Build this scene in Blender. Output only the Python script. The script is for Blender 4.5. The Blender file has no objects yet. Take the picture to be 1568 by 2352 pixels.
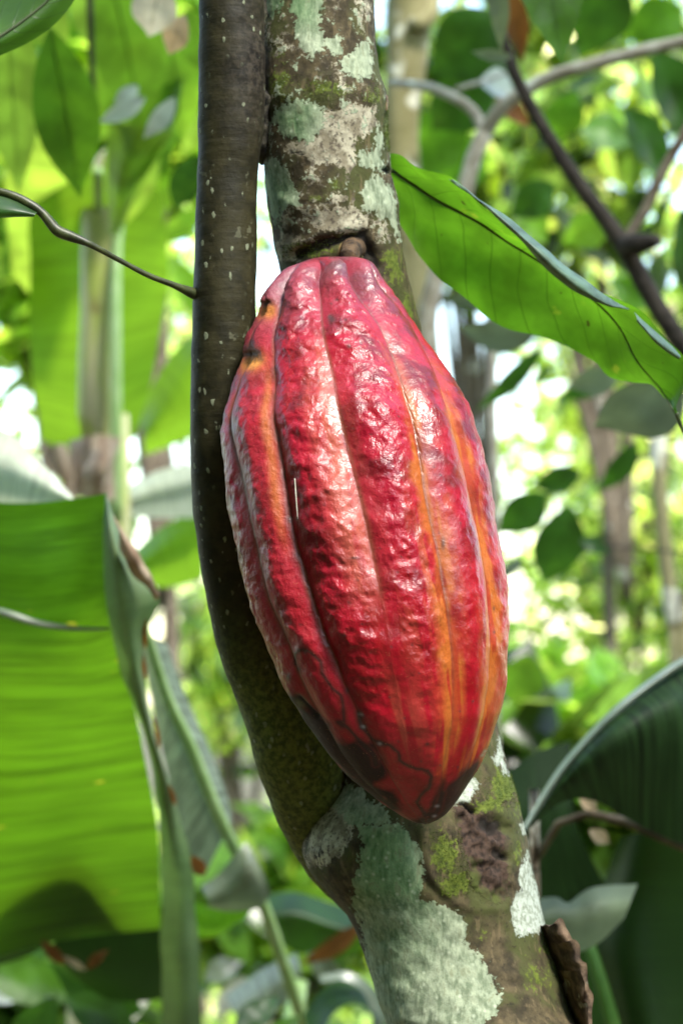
import bpy, math, random
import numpy as np
from mathutils import Vector, Matrix
rnd = random.Random(7)
scene = bpy.context.scene
COL = scene.collection

# ------------------------------------------------------------------ camera, sky, sun, exposure
PITCH = math.radians(5.0)
CAMZ = 1.25
cd = bpy.data.cameras.new('camera'); cam = bpy.data.objects.new('camera', cd); COL.objects.link(cam)
cam.location = (0, 0, CAMZ); cam.rotation_euler = (math.pi / 2 + PITCH, 0, 0)
cd.sensor_fit = 'VERTICAL'; cd.sensor_height = 24; cd.sensor_width = 16; cd.lens = 50
cd.clip_start = 0.02; cd.clip_end = 2000
cd.dof.use_dof = True; cd.dof.focus_distance = 0.742; cd.dof.aperture_fstop = 8.6
scene.camera = cam

SUN = Vector((0.34, -0.50, 0.80)).normalized()
world = bpy.data.worlds.new('World'); scene.world = world; world.use_nodes = True
wn = world.node_tree.nodes; wl = world.node_tree.links
bg = wn['Background']; sky = wn.new('ShaderNodeTexSky')
sky.sky_type = 'NISHITA'; sky.sun_disc = False
sky.sun_elevation = math.asin(SUN.z); sky.sun_rotation = math.atan2(SUN.x, SUN.y)
sky.air_density = 1.4; sky.dust_density = 1.0; sky.ozone_density = 1.0
wl.new(sky.outputs[0], bg.inputs[0]); bg.inputs[1].default_value = 0.15
sl = bpy.data.lights.new('sun', 'SUN'); so = bpy.data.objects.new('sun', sl); COL.objects.link(so)
sl.energy = 2.0; sl.angle = math.radians(12.0); sl.color = (1.0, 0.95, 0.86)
so.rotation_euler = SUN.to_track_quat('Z', 'Y').to_euler(); so.location = (2, -2, 6)
scene.view_settings.view_transform = 'Standard'; scene.view_settings.look = 'None'
scene.view_settings.exposure = 2.3; scene.view_settings.gamma = 1.0
scene.view_settings.use_curve_mapping = False
scene.render.engine = 'CYCLES'
cy = scene.cycles
cy.max_bounces = 8; cy.diffuse_bounces = 3; cy.glossy_bounces = 2; cy.transmission_bounces = 5
cy.transparent_max_bounces = 6; cy.use_denoising = True; cy.caustics_reflective = False; cy.caustics_refractive = False

# ------------------------------------------------------------------ geometry helpers
K = 0.36 / 0.75 / 2352.0                      # size of a unit of the sheet on which the plants were measured, per metre of depth
FWD = np.array((0, math.cos(PITCH), math.sin(PITCH))); UP = np.array((0, -math.sin(PITCH), math.cos(PITCH)))
RIGHT = np.array((1.0, 0, 0)); EYE = np.array((0, 0, CAMZ))
TILT = (0.0, 0.0)                             # how far a whole plant leans back per unit down the sheet, and from where
def at(x, y, d):
    d = d + TILT[0] * (y - TILT[1])
    return EYE + FWD * d + RIGHT * ((x - 784) * K * d) + UP * (-(y - 1176) * K * d)
def sheet(P):                                 # metres -> measuring sheet
    q = np.asarray(P) - EYE; d = q @ FWD
    return 784 + (q @ RIGHT) / (K * d), 1176 - (q @ UP) / (K * d), d

ORG = {}
def tag(o, label=None, cat=None, group=None, kind=None):
    if label: o['label'] = label
    if cat: o['category'] = cat
    if group: o['group'] = group
    if kind: o['kind'] = kind
    return o
def thing(name, label, cat, loc, group=None):
    o = bpy.data.objects.new(name, None); COL.objects.link(o); o.location = loc; o.empty_display_size = .05
    ORG[o.name] = np.array(loc, float)
    return tag(o, label, cat, group)
def mesh(name, V, F, mat, parent=None, smooth=True, uv=None, attrs=None, cols=None, label=None):
    V = np.asarray(V, np.float64)
    org = ORG[parent.name] if parent is not None else np.zeros(3)
    me = bpy.data.meshes.new(name); V = V - org
    F = np.asarray(F, np.int32) if not isinstance(F, list) else F
    if isinstance(F, np.ndarray):
        n = F.shape[1]
        me.vertices.add(len(V)); me.vertices.foreach_set('co', V.astype(np.float32).ravel())
        me.loops.add(F.size); me.loops.foreach_set('vertex_index', F.ravel())
        me.polygons.add(len(F)); me.polygons.foreach_set('loop_start', np.arange(0, F.size, n, dtype=np.int32))
        me.update(calc_edges=True); me.validate()
    else:
        me.from_pydata(V.tolist(), [], F); me.update()
    if smooth: me.polygons.foreach_set('use_smooth', [True] * len(me.polygons))
    if uv is not None:
        li = np.zeros(len(me.loops), np.int32); me.loops.foreach_get('vertex_index', li)
        l = me.uv_layers.new(name='UVMap'); l.data.foreach_set('uv', np.asarray(uv, np.float32)[li].ravel())
    for k, a in (attrs or {}).items():
        t = me.attributes.new(k, 'FLOAT', 'POINT'); t.data.foreach_set('value', np.asarray(a, np.float32))
    for k, a in (cols or {}).items():
        t = me.attributes.new(k, 'FLOAT_COLOR', 'POINT'); a = np.asarray(a, np.float32)
        t.data.foreach_set('color', np.concatenate([a, np.ones((len(a), 1), np.float32)], 1).ravel())
    me.materials.append(mat)
    o = bpy.data.objects.new(name, me); COL.objects.link(o)
    if parent is not None:
        o.parent = parent
    ORG[o.name] = org
    if label: o['label'] = label
    return o
def catmull(P, n):
    P = np.asarray(P, float)
    if len(P) == 2:
        return P[0] + (P[1] - P[0]) * np.linspace(0, 1, n)[:, None]
    s = np.concatenate([[0], np.cumsum(np.linalg.norm(np.diff(P, axis=0), axis=1))]); s /= s[-1]
    Q = np.vstack([2 * P[0] - P[1], P, 2 * P[-1] - P[-2]])
    t = np.linspace(0, 1, n); k = np.clip(np.searchsorted(s, t, side='right') - 1, 0, len(P) - 2)
    u = ((t - s[k]) / np.maximum(s[k + 1] - s[k], 1e-9))[:, None]
    a, b, c, d = Q[k], Q[k + 1], Q[k + 2], Q[k + 3]
    return .5 * (2 * b + (c - a) * u + (2 * a - 5 * b + 4 * c - d) * u ** 2 + (3 * b - a - 3 * c + d) * u ** 3)
def hashn(i, j, k, s):
    h = (i.astype(np.int64) * 374761393 + j.astype(np.int64) * 668265263 + k.astype(np.int64) * 2147483647 + s * 974711) & 0x7fffffff
    h = ((h ^ (h >> 13)) * 1274126177) & 0x7fffffff
    return ((h ^ (h >> 16)) & 0xffff) / 65535.0
def vnoise(P, s=0):                           # smooth value noise in 0..1
    P = np.asarray(P, float); f = np.floor(P).astype(np.int64); u = P - f; u = u * u * u * (u * (u * 6 - 15) + 10)
    r = 0
    for a in (0, 1):
        for b in (0, 1):
            for c in (0, 1):
                w = (u[:, 0] if a else 1 - u[:, 0]) * (u[:, 1] if b else 1 - u[:, 1]) * (u[:, 2] if c else 1 - u[:, 2])
                r = r + w * hashn(f[:, 0] + a, f[:, 1] + b, f[:, 2] + c, s)
    return r
def fbm(P, s=0, o=3):
    r, a, t = 0, 1.0, 0
    for i in range(o):
        r = r + a * vnoise(np.asarray(P) * 2 ** i + 13.7 * i, s + i); t += a; a *= .5
    return r / t
def grid_faces(n, m, closed=False):
    i = np.arange(n - 1)[:, None]; j = np.arange(m if closed else m - 1)[None, :]; j2 = (j + 1) % m
    return np.stack([i * m + j, i * m + j2, (i + 1) * m + j2, (i + 1) * m + j], -1).reshape(-1, 4)
def frames(P):
    T = np.gradient(P, axis=0); T /= np.maximum(np.linalg.norm(T, axis=1), 1e-12)[:, None]
    a = np.array((0, -1.0, 0)); a = a - T[0] * (a @ T[0])
    if np.linalg.norm(a) < 1e-3: a = np.array((1.0, 0, 0)) - T[0] * T[0][0]
    A = []
    for t in T:
        a = a - t * (a @ t); a = a / max(np.linalg.norm(a), 1e-9); A.append(a)
    A = np.array(A); return T, A, np.cross(T, A)
def tube(name, pts, radii, mat, parent=None, n=12, seg=None, rough=0.0, label=None, seed=0, attrs=None):
    pts = np.asarray(pts, float); radii = np.asarray(radii, float)
    seg = seg or max(8, 4 * len(pts))
    P = catmull(np.hstack([pts, radii[:, None]]), seg); R = np.maximum(P[:, 3], 1e-5); P = P[:, :3]
    T, A, B = frames(P); th = np.linspace(0, 2 * math.pi, n, endpoint=False)
    D = A[:, None] * np.cos(th)[None, :, None] + B[:, None] * np.sin(th)[None, :, None]
    rr = R[:, None] * np.ones((1, n))
    if rough:
        q = (P[:, None] + D * R[:, None, None]).reshape(-1, 3) / (R.mean() * 1.6)
        rr = rr * (1 + rough * (fbm(q, seed, 3).reshape(rr.shape) - .5) * 2)
    V = (P[:, None] + D * rr[:, :, None]).reshape(-1, 3)
    F = grid_faces(seg, n, True).tolist() + [list(range(n))[::-1], [(seg - 1) * n + k for k in range(n)]]
    uv = np.stack([np.repeat(np.linspace(0, 1, seg), n), np.tile(th / (2 * math.pi), seg)], 1)
    return mesh(name, V, F, mat, parent, uv=uv, label=label)
def blade(name, rails, mat, parent=None, n=40, m=6, wave=0.0, wscale=30.0, label=None, seed=0, rib=None, rib_r=.002, rib_mat=None, ribname='midrib', lim=1.0):
    """a leaf surface strung across several lengthwise curves; rails in 3-D"""
    R = np.stack([catmull(r, n) for r in rails], 1)          # n x rails x 3
    if len(rails) == 2: m = max(m, 2)
    M = (len(rails) - 1) * m + 1
    V = np.stack([catmull(R[i], M) if len(rails) == 2 else cross_rails(R[i], m) for i in range(n)])
    if wave:
        q = V.reshape(-1, 3) * wscale
        d = (fbm(q, seed, 2) - .5).reshape(n, M, 1) * 2 * wave
        nr = np.cross(np.gradient(V, axis=0), np.gradient(V, axis=1)); nr /= np.maximum(np.linalg.norm(nr, axis=2, keepdims=True), 1e-9)
        V = V + nr * d
    uv = np.stack(np.meshgrid(np.linspace(0, 1, n), np.linspace(0, 1, M), indexing='ij'), -1).reshape(-1, 2)
    o = mesh(name, V.reshape(-1, 3), grid_faces(n, M), mat, parent, uv=uv, label=label)
    if rib is not None:
        c = V[:, rib * m]; k = np.linspace(0, n - 1, 12).astype(int)
        tube(ribname, c[k], np.linspace(rib_r, rib_r * .35, 12), rib_mat or mat, o, n=8, seg=36)
    return o
def cross_rails(P, m):
    k = len(P); out = []
    Q = np.vstack([2 * P[0] - P[1], P, 2 * P[-1] - P[-2]])
    for i in range(k - 1):
        a, b, c, d = Q[i], Q[i + 1], Q[i + 2], Q[i + 3]
        for u in np.linspace(0, 1, m, endpoint=False):
            out.append(.5 * (2 * b + (c - a) * u + (2 * a - 5 * b + 4 * c - d) * u ** 2 + (3 * b - a - 3 * c + d) * u ** 3))
    out.append(P[-1]); return np.array(out)
def rails(*rs):                                # rails given on the measuring sheet: (x, y, depth)
    return [np.array([at(*p) for p in r]) for r in rs]
def leaf(parent, p0, p1, w, mat, roll=0.0, sag=.08, fold=.12, n=22, m=4, name='leaf', label=None, seed=0, rib_mat=None, face=None, petiole=None, shape=.8):
    """a simple pointed leaf from p0 to p1 (metres), width w; roll turns its face away from the viewer"""
    p0, p1 = np.asarray(p0, float), np.asarray(p1, float); L = np.linalg.norm(p1 - p0); t = np.linspace(0, 1, n)
    ax = (p1 - p0) / L; f = -FWD if face is None else np.asarray(face, float)
    side = np.cross(ax, f); side /= max(np.linalg.norm(side), 1e-6); nor = np.cross(side, ax)
    side, nor = side * math.cos(roll) + nor * math.sin(roll), nor * math.cos(roll) - side * math.sin(roll)
    C = p0 + (p1 - p0) * t[:, None] + nor * (np.sin(math.pi * t) * sag * L)[:, None]
    W = w * .5 * np.power(np.maximum(np.sin(math.pi * np.power(t, shape)), 0), 1.0) * (1 - .35 * t ** 5) + 1e-4
    v = np.linspace(-1, 1, 2 * m + 1)
    V = C[:, None] + side * (W[:, None] * v[None])[..., None] + nor * (W[:, None] * (np.abs(v) ** 1.3 * fold * 2)[None])[..., None]
    q = V.reshape(-1, 3) * (2.2 / w); V = V + nor * ((fbm(q, seed, 2) - .5).reshape(n, -1, 1) * w * .16)
    uv = np.stack(np.meshgrid(t, (v + 1) / 2, indexing='ij'), -1).reshape(-1, 2)
    o = mesh(name, V.reshape(-1, 3), grid_faces(n, 2 * m + 1), mat, parent, uv=uv, label=label)
    if rib_mat:
        tube('midrib', V[::3, m] - nor * .0003, np.linspace(w * .018, w * .004, len(V[::3])), rib_mat, o, n=6, seg=20)
    if petiole is not None:
        tube('petiole', [petiole, (np.asarray(petiole) + p0) / 2 + UP * .01, p0], [w * .035, w * .028, w * .03], rib_mat or mat, o, n=6, seg=10)
    return o
def sdpoly(x, y, poly):                        # signed distance, positive inside
    poly = np.asarray(poly, float); d = np.full(x.shape, 1e9); ins = np.zeros(x.shape, bool)
    for (ax, ay), (bx, by) in zip(poly, np.roll(poly, -1, 0)):
        ex, ey = bx - ax, by - ay
        t = np.clip(((x - ax) * ex + (y - ay) * ey) / max(ex * ex + ey * ey, 1e-9), 0, 1)
        d = np.minimum(d, np.hypot(x - ax - t * ex, y - ay - t * ey))
        c = ((ay > y) != (by > y)); ins ^= c & (x < (bx - ax) * (y - ay) / (by - ay if by != ay else 1e-9) + ax)
    return np.where(ins, d, -d)
def dline(x, y, pts):
    d = np.full(x.shape, 1e9)
    for (ax, ay), (bx, by) in zip(pts[:-1], pts[1:]):
        ex, ey = bx - ax, by - ay
        t = np.clip(((x - ax) * ex + (y - ay) * ey) / max(ex * ex + ey * ey, 1e-9), 0, 1)
        d = np.minimum(d, np.hypot(x - ax - t * ex, y - ay - t * ey))
    return d
def sstep(a, b, x):
    t = np.clip((x - a) / (b - a), 0, 1); return t * t * (3 - 2 * t)

# ------------------------------------------------------------------ material helpers
class N:
    def __init__(s, name):
        s.m = bpy.data.materials.new(name); s.m.use_nodes = True; s.t = s.m.node_tree; s.t.nodes.clear()
        s.out = s.t.nodes.new('ShaderNodeOutputMaterial')
    def node(s, kind, **kw):
        n = s.t.nodes.new('ShaderNode' + kind)
        for k, v in kw.items(): setattr(n, k, v)
        return n
    def set(s, sock, v):
        if hasattr(v, 'is_output'): s.t.links.new(v, sock)
        elif isinstance(v, (tuple, list)) and len(v) == 3 and sock.type == 'RGBA': sock.default_value = (*v, 1)
        else: sock.default_value = v
    def math(s, op, a, b=0.0, c=0.0):
        n = s.node('Math', operation=op)
        for i, v in enumerate((a, b, c)): s.set(n.inputs[i], v)
        return n.outputs[0]
    def mix(s, f, a, b, blend='MIX'):
        n = s.node('Mix', data_type='RGBA', blend_type=blend)
        s.set(n.inputs[0], f); s.set(n.inputs[6], a); s.set(n.inputs[7], b); return n.outputs[2]
    def ramp(s, f, a, b, lo=0.0, hi=1.0):
        n = s.node('MapRange', interpolation_type='SMOOTHSTEP')
        for i, v in enumerate((f, a, b, lo, hi)): s.set(n.inputs[i], v)
        return n.outputs[0]
    def noise(s, scale, detail=3.0, rough=.55, vec=None, dist=0.0):
        n = s.node('TexNoise'); n.inputs['Scale'].default_value = scale; n.inputs['Detail'].default_value = detail
        n.inputs['Roughness'].default_value = rough; n.inputs['Distortion'].default_value = dist
        s.set(n.inputs['Vector'], vec if vec is not None else s.obj()); return n.outputs['Fac']
    def voro(s, scale, vec=None, feature='F1', out='Distance', rnd=1.0):
        n = s.node('TexVoronoi', feature=feature); n.inputs['Scale'].default_value = scale; n.inputs['Randomness'].default_value = rnd
        s.set(n.inputs['Vector'], vec if vec is not None else s.obj()); return n.outputs[out]
    def obj(s):
        if not hasattr(s, '_tc'): s._tc = s.node('TexCoord')
        return s._tc.outputs['Object']
    def uv(s):
        s.obj(); return s._tc.outputs['UV']
    def scalev(s, v, sc):
        n = s.node('VectorMath', operation='MULTIPLY'); s.set(n.inputs[0], v); n.inputs[1].default_value = sc; return n.outputs[0]
    def attr(s, name, out='Fac'):
        n = s.node('Attribute', attribute_name=name); return n.outputs[out]
    def bump(s, h, strength, dist=.001, nrm=None):
        n = s.node('Bump'); n.inputs['Strength'].default_value = strength; n.inputs['Distance'].default_value = dist
        s.set(n.inputs['Height'], h)
        if nrm is not None: s.set(n.inputs['Normal'], nrm)
        return n.outputs[0]
    def pbsdf(s, col, rough=.5, nrm=None, spec=.5, coat=0.0, coat_rough=.2, sss=0.0):
        n = s.node('BsdfPrincipled'); s.set(n.inputs['Base Color'], col); s.set(n.inputs['Roughness'], rough)
        s.set(n.inputs['Specular IOR Level'], spec)
        n.inputs['Coat Weight'].default_value = coat; n.inputs['Coat Roughness'].default_value = coat_rough
        if nrm is not None:
            s.set(n.inputs['Normal'], nrm)
            if coat: s.set(n.inputs['Coat Normal'], nrm)
        return n.outputs[0]
    def done(s, sh):
        s.t.links.new(sh, s.out.inputs['Surface']); return s.m

def leafmat(name, top, under=None, glow=None, trans=.45, rough=.42, veins=None, nv=12, vein_col=None, spots=None, tint=False, var=.35, stripe=.35, spec=.45, mottle=25.0, blem=False):
    n = N(name)
    glow = glow or (min(1, top[0] * 2.2), min(1, top[1] * 1.9), top[2] * .5)
    nz = n.noise(mottle, 3)
    k = n.ramp(nz, .3, .7, 1 - var, 1 + var)
    def scaled(c):
        g = n.node('VectorMath', operation='SCALE'); g.inputs[0].default_value = c; n.set(g.inputs['Scale'], k); return g.outputs[0]
    ct, cg = scaled(top), scaled(glow)
    h = nz
    sep = n.node('SeparateXYZ'); n.set(sep.inputs[0], n.uv()); U, Vv = sep.outputs[0], sep.outputs[1]
    if veins == 'cacao':
        av = n.math('ABSOLUTE', n.math('SUBTRACT', Vv, .5))
        wob = n.noise(3.0, 1, vec=n.uv())
        ph = n.math('SUBTRACT', n.math('MULTIPLY', n.math('ADD', U, n.math('MULTIPLY', wob, .05)), nv), n.math('MULTIPLY', n.math('POWER', av, 1.25), nv * .42))
        fr = n.math('PINGPONG', ph, .5)
        line = n.ramp(fr, .012, .05, 1.0, 0.0)
        fine = n.ramp(n.voro(70, vec=n.scalev(n.uv(), (1.6, .8, 1)), feature='DISTANCE_TO_EDGE'), 0.0, .06, .5, 0.0)
        lf = n.math('MAXIMUM', n.math('MULTIPLY', line, .5), n.math('MULTIPLY', fine, .25))
        vc = vein_col or (top[0] * .45, top[1] * .45, top[2] * .45)
        ct = n.mix(lf, ct, vc); cg = n.mix(lf, cg, (glow[0] * .35, glow[1] * .4, glow[2] * .3)); h = n.math('SUBTRACT', n.math('MULTIPLY', nz, .6), lf)
    elif veins == 'banana':
        wv = n.noise(1.0, 4, .65, vec=n.scalev(n.uv(), (nv, 1.2, 1)))
        wv2 = n.noise(1.0, 2, .5, vec=n.scalev(n.uv(), (nv * 6, 1.0, 1)))
        b = n.math('ADD', n.math('MULTIPLY', wv, .7), n.math('MULTIPLY', wv2, .3))
        kk = n.ramp(b, .3, .7, 1 - stripe, 1 + stripe)
        for_ = []
        for c in (ct, cg):
            g = n.node('VectorMath', operation='SCALE'); n.set(g.inputs[0], c); n.set(g.inputs['Scale'], kk); for_.append(g.outputs[0])
        ct, cg = for_; h = b
    if spots:
        vo = n.noise(1.0, 2, .5, vec=n.scalev(n.uv(), (nv * 1.4, 4.5, 1)))
        f = n.ramp(vo, .70, .76, 0.0, .85); ct = n.mix(f, ct, spots); cg = n.mix(f, cg, tuple(min(1, 1.6 * c) for c in spots))
    if blem:                                    # brown specks and yellowed blotches
        f = n.ramp(n.noise(150, 2), .70, .74, 0, .8); ct = n.mix(f, ct, (.05, .03, .01)); cg = n.mix(f, cg, (.03, .02, .004))
        f = n.ramp(n.noise(55, 3), .64, .72, 0, .6); ct = n.mix(f, ct, (.22, .24, .03)); cg = n.mix(f, cg, (.28, .34, .02))
    if tint:
        a = n.attr('tint', 'Color'); ct = n.mix(1.0, ct, a, 'MULTIPLY'); cg = n.mix(1.0, cg, a, 'MULTIPLY')
    if under:
        ge = n.node('NewGeometry'); ct = n.mix(ge.outputs['Backfacing'], ct, under)
    p = n.pbsdf(ct, rough, n.bump(h, .35, .001), spec)
    tr = n.node('BsdfTranslucent'); n.set(tr.inputs['Color'], cg)
    mx = n.node('MixShader'); mx.inputs[0].default_value = trans; n.t.links.new(p, mx.inputs[1]); n.t.links.new(tr.outputs[0], mx.inputs[2])
    return n.done(mx.outputs[0])
def barkmat(name, a, b, spot=None, scale=60.0, rough=.85, band=None, thr=.62):
    n = N(name); nz = n.noise(scale, 5, .65); c = n.mix(n.ramp(nz, .35, .65), a, b)
    if spot:
        c = n.mix(n.ramp(n.noise(scale * .45, 3, .6), thr, thr + .05), c, spot)
    return n.done(n.pbsdf(c, rough, n.bump(nz, .6, .002), .3))
def plainmat(name, a, b, scale=40.0, rough=.6, spec=.4, stretch=None):
    n = N(name); v = n.scalev(n.obj(), stretch) if stretch else None
    nz = n.noise(scale, 3, .6, vec=v); return n.done(n.pbsdf(n.mix(n.ramp(nz, .35, .65), a, b), rough, n.bump(nz, .3, .001), spec))

M = {}
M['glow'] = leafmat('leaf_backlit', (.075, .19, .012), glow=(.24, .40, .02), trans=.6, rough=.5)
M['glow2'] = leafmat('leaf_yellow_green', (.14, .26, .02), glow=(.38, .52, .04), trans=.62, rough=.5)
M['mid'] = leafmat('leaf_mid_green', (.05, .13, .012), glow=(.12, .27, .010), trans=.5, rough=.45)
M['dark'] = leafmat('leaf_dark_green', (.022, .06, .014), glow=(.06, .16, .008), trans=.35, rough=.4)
M['grey'] = leafmat('leaf_grey_sheen', (.17, .20, .14), glow=(.16, .22, .09), trans=.25, rough=.35, spec=.7)
M['silver'] = leafmat('leaf_silver_sheen', (.50, .54, .48), glow=(.4, .46, .34), trans=.25, rough=.35, spec=.7)  # pale sheen of shiny leaves put into the leaf colour
M['pale'] = leafmat('leaf_pale_dry', (.75, .72, .58), glow=(.6, .55, .4), trans=.35, rough=.6)
M['tan'] = leafmat('leaf_tan_dry', (.55, .43, .32), glow=(.5, .35, .18), trans=.3, rough=.7)
M['orange'] = leafmat('leaf_orange_withered', (.22, .085, .02), glow=(.25, .09, .015), trans=.35, rough=.6)
M['crown'] = leafmat('crown_leaf', (.07, .15, .02), glow=(.54, .74, .12), trans=.58, rough=.25, spec=.7, tint=True)
M['bark_grey'] = barkmat('bark_pale_grey', (.26, .23, .18), (.42, .40, .34), (.62, .63, .56), 70)
M['bark_lichen'] = barkmat('bark_lichen_banded', (.20, .18, .08), (.30, .27, .14), (.75, .74, .62), 26, thr=.55)
M['bark_dark'] = barkmat('bark_dark_brown', (.018, .014, .011), (.05, .04, .032), None, 70)
M['bark_brown'] = barkmat('bark_brown', (.08, .06, .04), (.17, .14, .10), (.4, .4, .34), 50)

# ------------------------------------------------------------------ ground
gm = N('forest_floor'); gz = gm.noise(3.0, 5); g2 = gm.noise(22.0, 4)
gc = gm.mix(gm.ramp(gz, .35, .65), (.035, .055, .016), (.10, .08, .05)); gc = gm.mix(gm.ramp(g2, .5, .62), gc, (.18, .14, .09))
gmat = gm.done(gm.pbsdf(gc, .9, gm.bump(g2, .8, .03), .2))
n = 90; xs = np.sinh(np.linspace(-5.2, 5.2, n)); G = np.stack(np.meshgrid(xs * 5, xs * 5, indexing='ij'), -1).reshape(-1, 2)
gzv = (fbm(np.c_[G * .35, G[:, :1] * 0], 5, 4) - .5) * .35 * sstep(0, 3, np.abs(G[:, 1])) - .05
tag(mesh('ground', np.c_[G, gzv], grid_faces(n, n)[:, ::-1], gmat), kind='structure')

# ------------------------------------------------------------------ distant and middle foliage
def crown_mesh(centers, size, aspect, seed, tints, up=.5):
    r = np.random.default_rng(seed); n = len(centers)
    ax = r.normal(size=(n, 3)); ax[:, 2] -= .5; ax /= np.linalg.norm(ax, axis=1)[:, None]
    nr = r.normal(size=(n, 3)); nr[:, 2] += up * 2.2; nr[:, 1] -= .2
    nr -= ax * (nr * ax).sum(1)[:, None]; nr /= np.linalg.norm(nr, axis=1)[:, None]
    sd = np.cross(ax, nr); L = (size * r.uniform(.6, 1.35, n))[:, None]; W = L * aspect * .5
    c = centers
    V = np.stack([c - ax * L * .5, c - ax * L * .18 + sd * W + nr * L * .06, c + ax * L * .2 + sd * W * .85 + nr * L * .05, c + ax * L * .5 - nr * L * .08,
                  c + ax * L * .2 - sd * W * .85 + nr * L * .05, c - ax * L * .18 - sd * W + nr * L * .06, c - nr * L * .02], 1).reshape(-1, 3)
    b = (np.arange(n) * 7)[:, None]
    F = np.concatenate([b + [[0, 1, 2, 6]], b + [[6, 2, 3, 4]], b + [[6, 4, 5, 0]]], 0)
    t = np.asarray(tints)[r.integers(0, len(tints), n)] * r.uniform(.7, 1.3, (n, 1))
    return V, F, np.repeat(t, 7, 0)
T_LIGHT = [(1.6, 1.4, 1.2), (1.2, 1.15, .9), (.9, .95, .9), (3.0, 2.3, 4.0), (4.5, 3.0, 8.0), (.7, .72, .8)]  # palest tints put sunlit white speckle into the leaf colour
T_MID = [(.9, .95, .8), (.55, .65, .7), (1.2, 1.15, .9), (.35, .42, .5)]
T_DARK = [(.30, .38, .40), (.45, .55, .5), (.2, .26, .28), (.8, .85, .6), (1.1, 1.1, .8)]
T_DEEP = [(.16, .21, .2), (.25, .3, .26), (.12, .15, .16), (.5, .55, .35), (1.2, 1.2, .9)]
def clump_points(r, c, rad, n, clumps=9, spread=.33):
    cc = r.normal(size=(clumps, 3)); cc /= np.linalg.norm(cc, axis=1)[:, None]; cc *= r.uniform(.35, 1.0, (clumps, 1)); cc = c + cc * rad
    k = r.integers(0, clumps, n); q = r.normal(size=(n, 3)) * np.asarray(rad) * spread
    return cc[k] + q, cc
def shrub(name, label, base, top, rad, nleaf, size, tints, seed, cat='shrub', group=None, aspect=.42, mat=None, clumps=10, spread=.3, bark='bark_brown'):
    r = np.random.default_rng(seed); base = np.asarray(base, float); base[2] = 0; top = np.asarray(top, float)
    t = thing(name, label, cat, base, group)
    P, cc = clump_points(r, top, np.asarray(rad, float), nleaf, clumps, spread)
    tube('trunk', [base - [0, 0, .1], base * .5 + top * .5 + r.normal(size=3) * .05, top], [.022, .014, .007], M[bark], t, n=8, seg=14)
    for q in cc[:6]:
        tube('limb', [base * .4 + top * .6, (base * .3 + top * .7 + q) / 2 + [0, 0, .03], q], [.012, .009, .004], M[bark], t, n=6, seg=8)
    V, F, T = crown_mesh(P, size, aspect, seed + 1, tints)
    mesh('crown', V, F, mat or M['crown'], t, smooth=False, cols={'tint': T})
    return t
r0 = np.random.default_rng(3)
nf = 46000
P = np.c_[r0.uniform(-7, 7, nf), r0.uniform(10, 11.2, nf), np.abs(r0.uniform(-.2, 7.5, nf))]
P = P[.5 * fbm(P * [.8, .4, .8], 21, 3) + .5 * vnoise(P * [3.2, .3, 3.2], 23) > .47]
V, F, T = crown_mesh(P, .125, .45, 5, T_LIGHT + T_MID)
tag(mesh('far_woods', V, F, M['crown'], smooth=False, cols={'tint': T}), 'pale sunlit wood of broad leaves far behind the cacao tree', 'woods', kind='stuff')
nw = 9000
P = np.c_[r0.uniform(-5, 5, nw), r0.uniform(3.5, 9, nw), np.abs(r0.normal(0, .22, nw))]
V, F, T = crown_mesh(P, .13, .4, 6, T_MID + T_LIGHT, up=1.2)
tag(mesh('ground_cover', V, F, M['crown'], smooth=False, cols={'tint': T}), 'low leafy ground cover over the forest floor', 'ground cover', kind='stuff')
nl = 8000
P = np.c_[r0.uniform(-4, 4, nl), r0.uniform(-4, 8, nl), r0.uniform(-.02, .05, nl)]
V, F, T = crown_mesh(P, .12, .4, 8, [(1.2, 1.0, .8), (.8, .6, .5), (1.5, 1.35, 1.2)], up=4)
LIT = leafmat('litter_leaf', (.36, .24, .15), glow=(.3, .2, .1), trans=.15, rough=.6, tint=True)
tag(mesh('leaf_litter', V, F, LIT, smooth=False, cols={'tint': T}), 'dry brown fallen leaves scattered on the ground', 'leaf litter', kind='stuff')

def sh(x, y, d, rx, rz, n, size, tints, seed, name, label, cat='shrub', group=None, **kw):
    p = at(x, y, d); rr = rx * K * d
    return shrub(name, label, [p[0] + .1, p[1], 0], p, (rr, rr * .8, rz * K * d), n, size, tints, seed, cat, group, **kw)
GS = 'blurred shrubs and small trees behind the cacao tree'
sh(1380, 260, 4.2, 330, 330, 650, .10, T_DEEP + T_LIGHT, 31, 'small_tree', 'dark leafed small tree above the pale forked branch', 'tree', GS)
sh(1420, 640, 5.6, 330, 280, 520, .085, T_LIGHT + T_MID, 32, 'small_tree', 'light green small tree behind the dark leaning branch', 'tree', GS)
sh(1330, 1000, 6.5, 330, 260, 900, .08, T_LIGHT, 33, 'shrub', 'bright speckled shrub just right of the pod', 'shrub', GS)
sh(1450, 1380, 5.5, 300, 240, 800, .07, T_LIGHT + T_MID, 34, 'shrub', 'loose pale shrub to the right of the pod tip, above the dark banana leaf', 'shrub', GS)
sh(1290, 1640, 4.0, 200, 150, 420, .09, [(1.3, 1.35, .8), (1, 1.1, .7)], 35, 'shrub', 'fresh lime green low shrub right of the trunk, over the dark banana leaf', 'shrub', GS)
sh(330, 120, 3.6, 260, 300, 420, .14, [(1.3, 1.3, .6), (1, 1.1, .6), (.6, .8, .6)], 36, 'small_tree', 'yellow green small tree behind the hanging leaves at upper left', 'tree', GS, mat=None)
sh(120, 520, 5.0, 240, 300, 600, .17, [(1.3, 1.3, .7), (.9, 1, .7)], 37, 'small_tree', 'bright green tree behind the banana stem', 'tree', GS)
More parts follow.
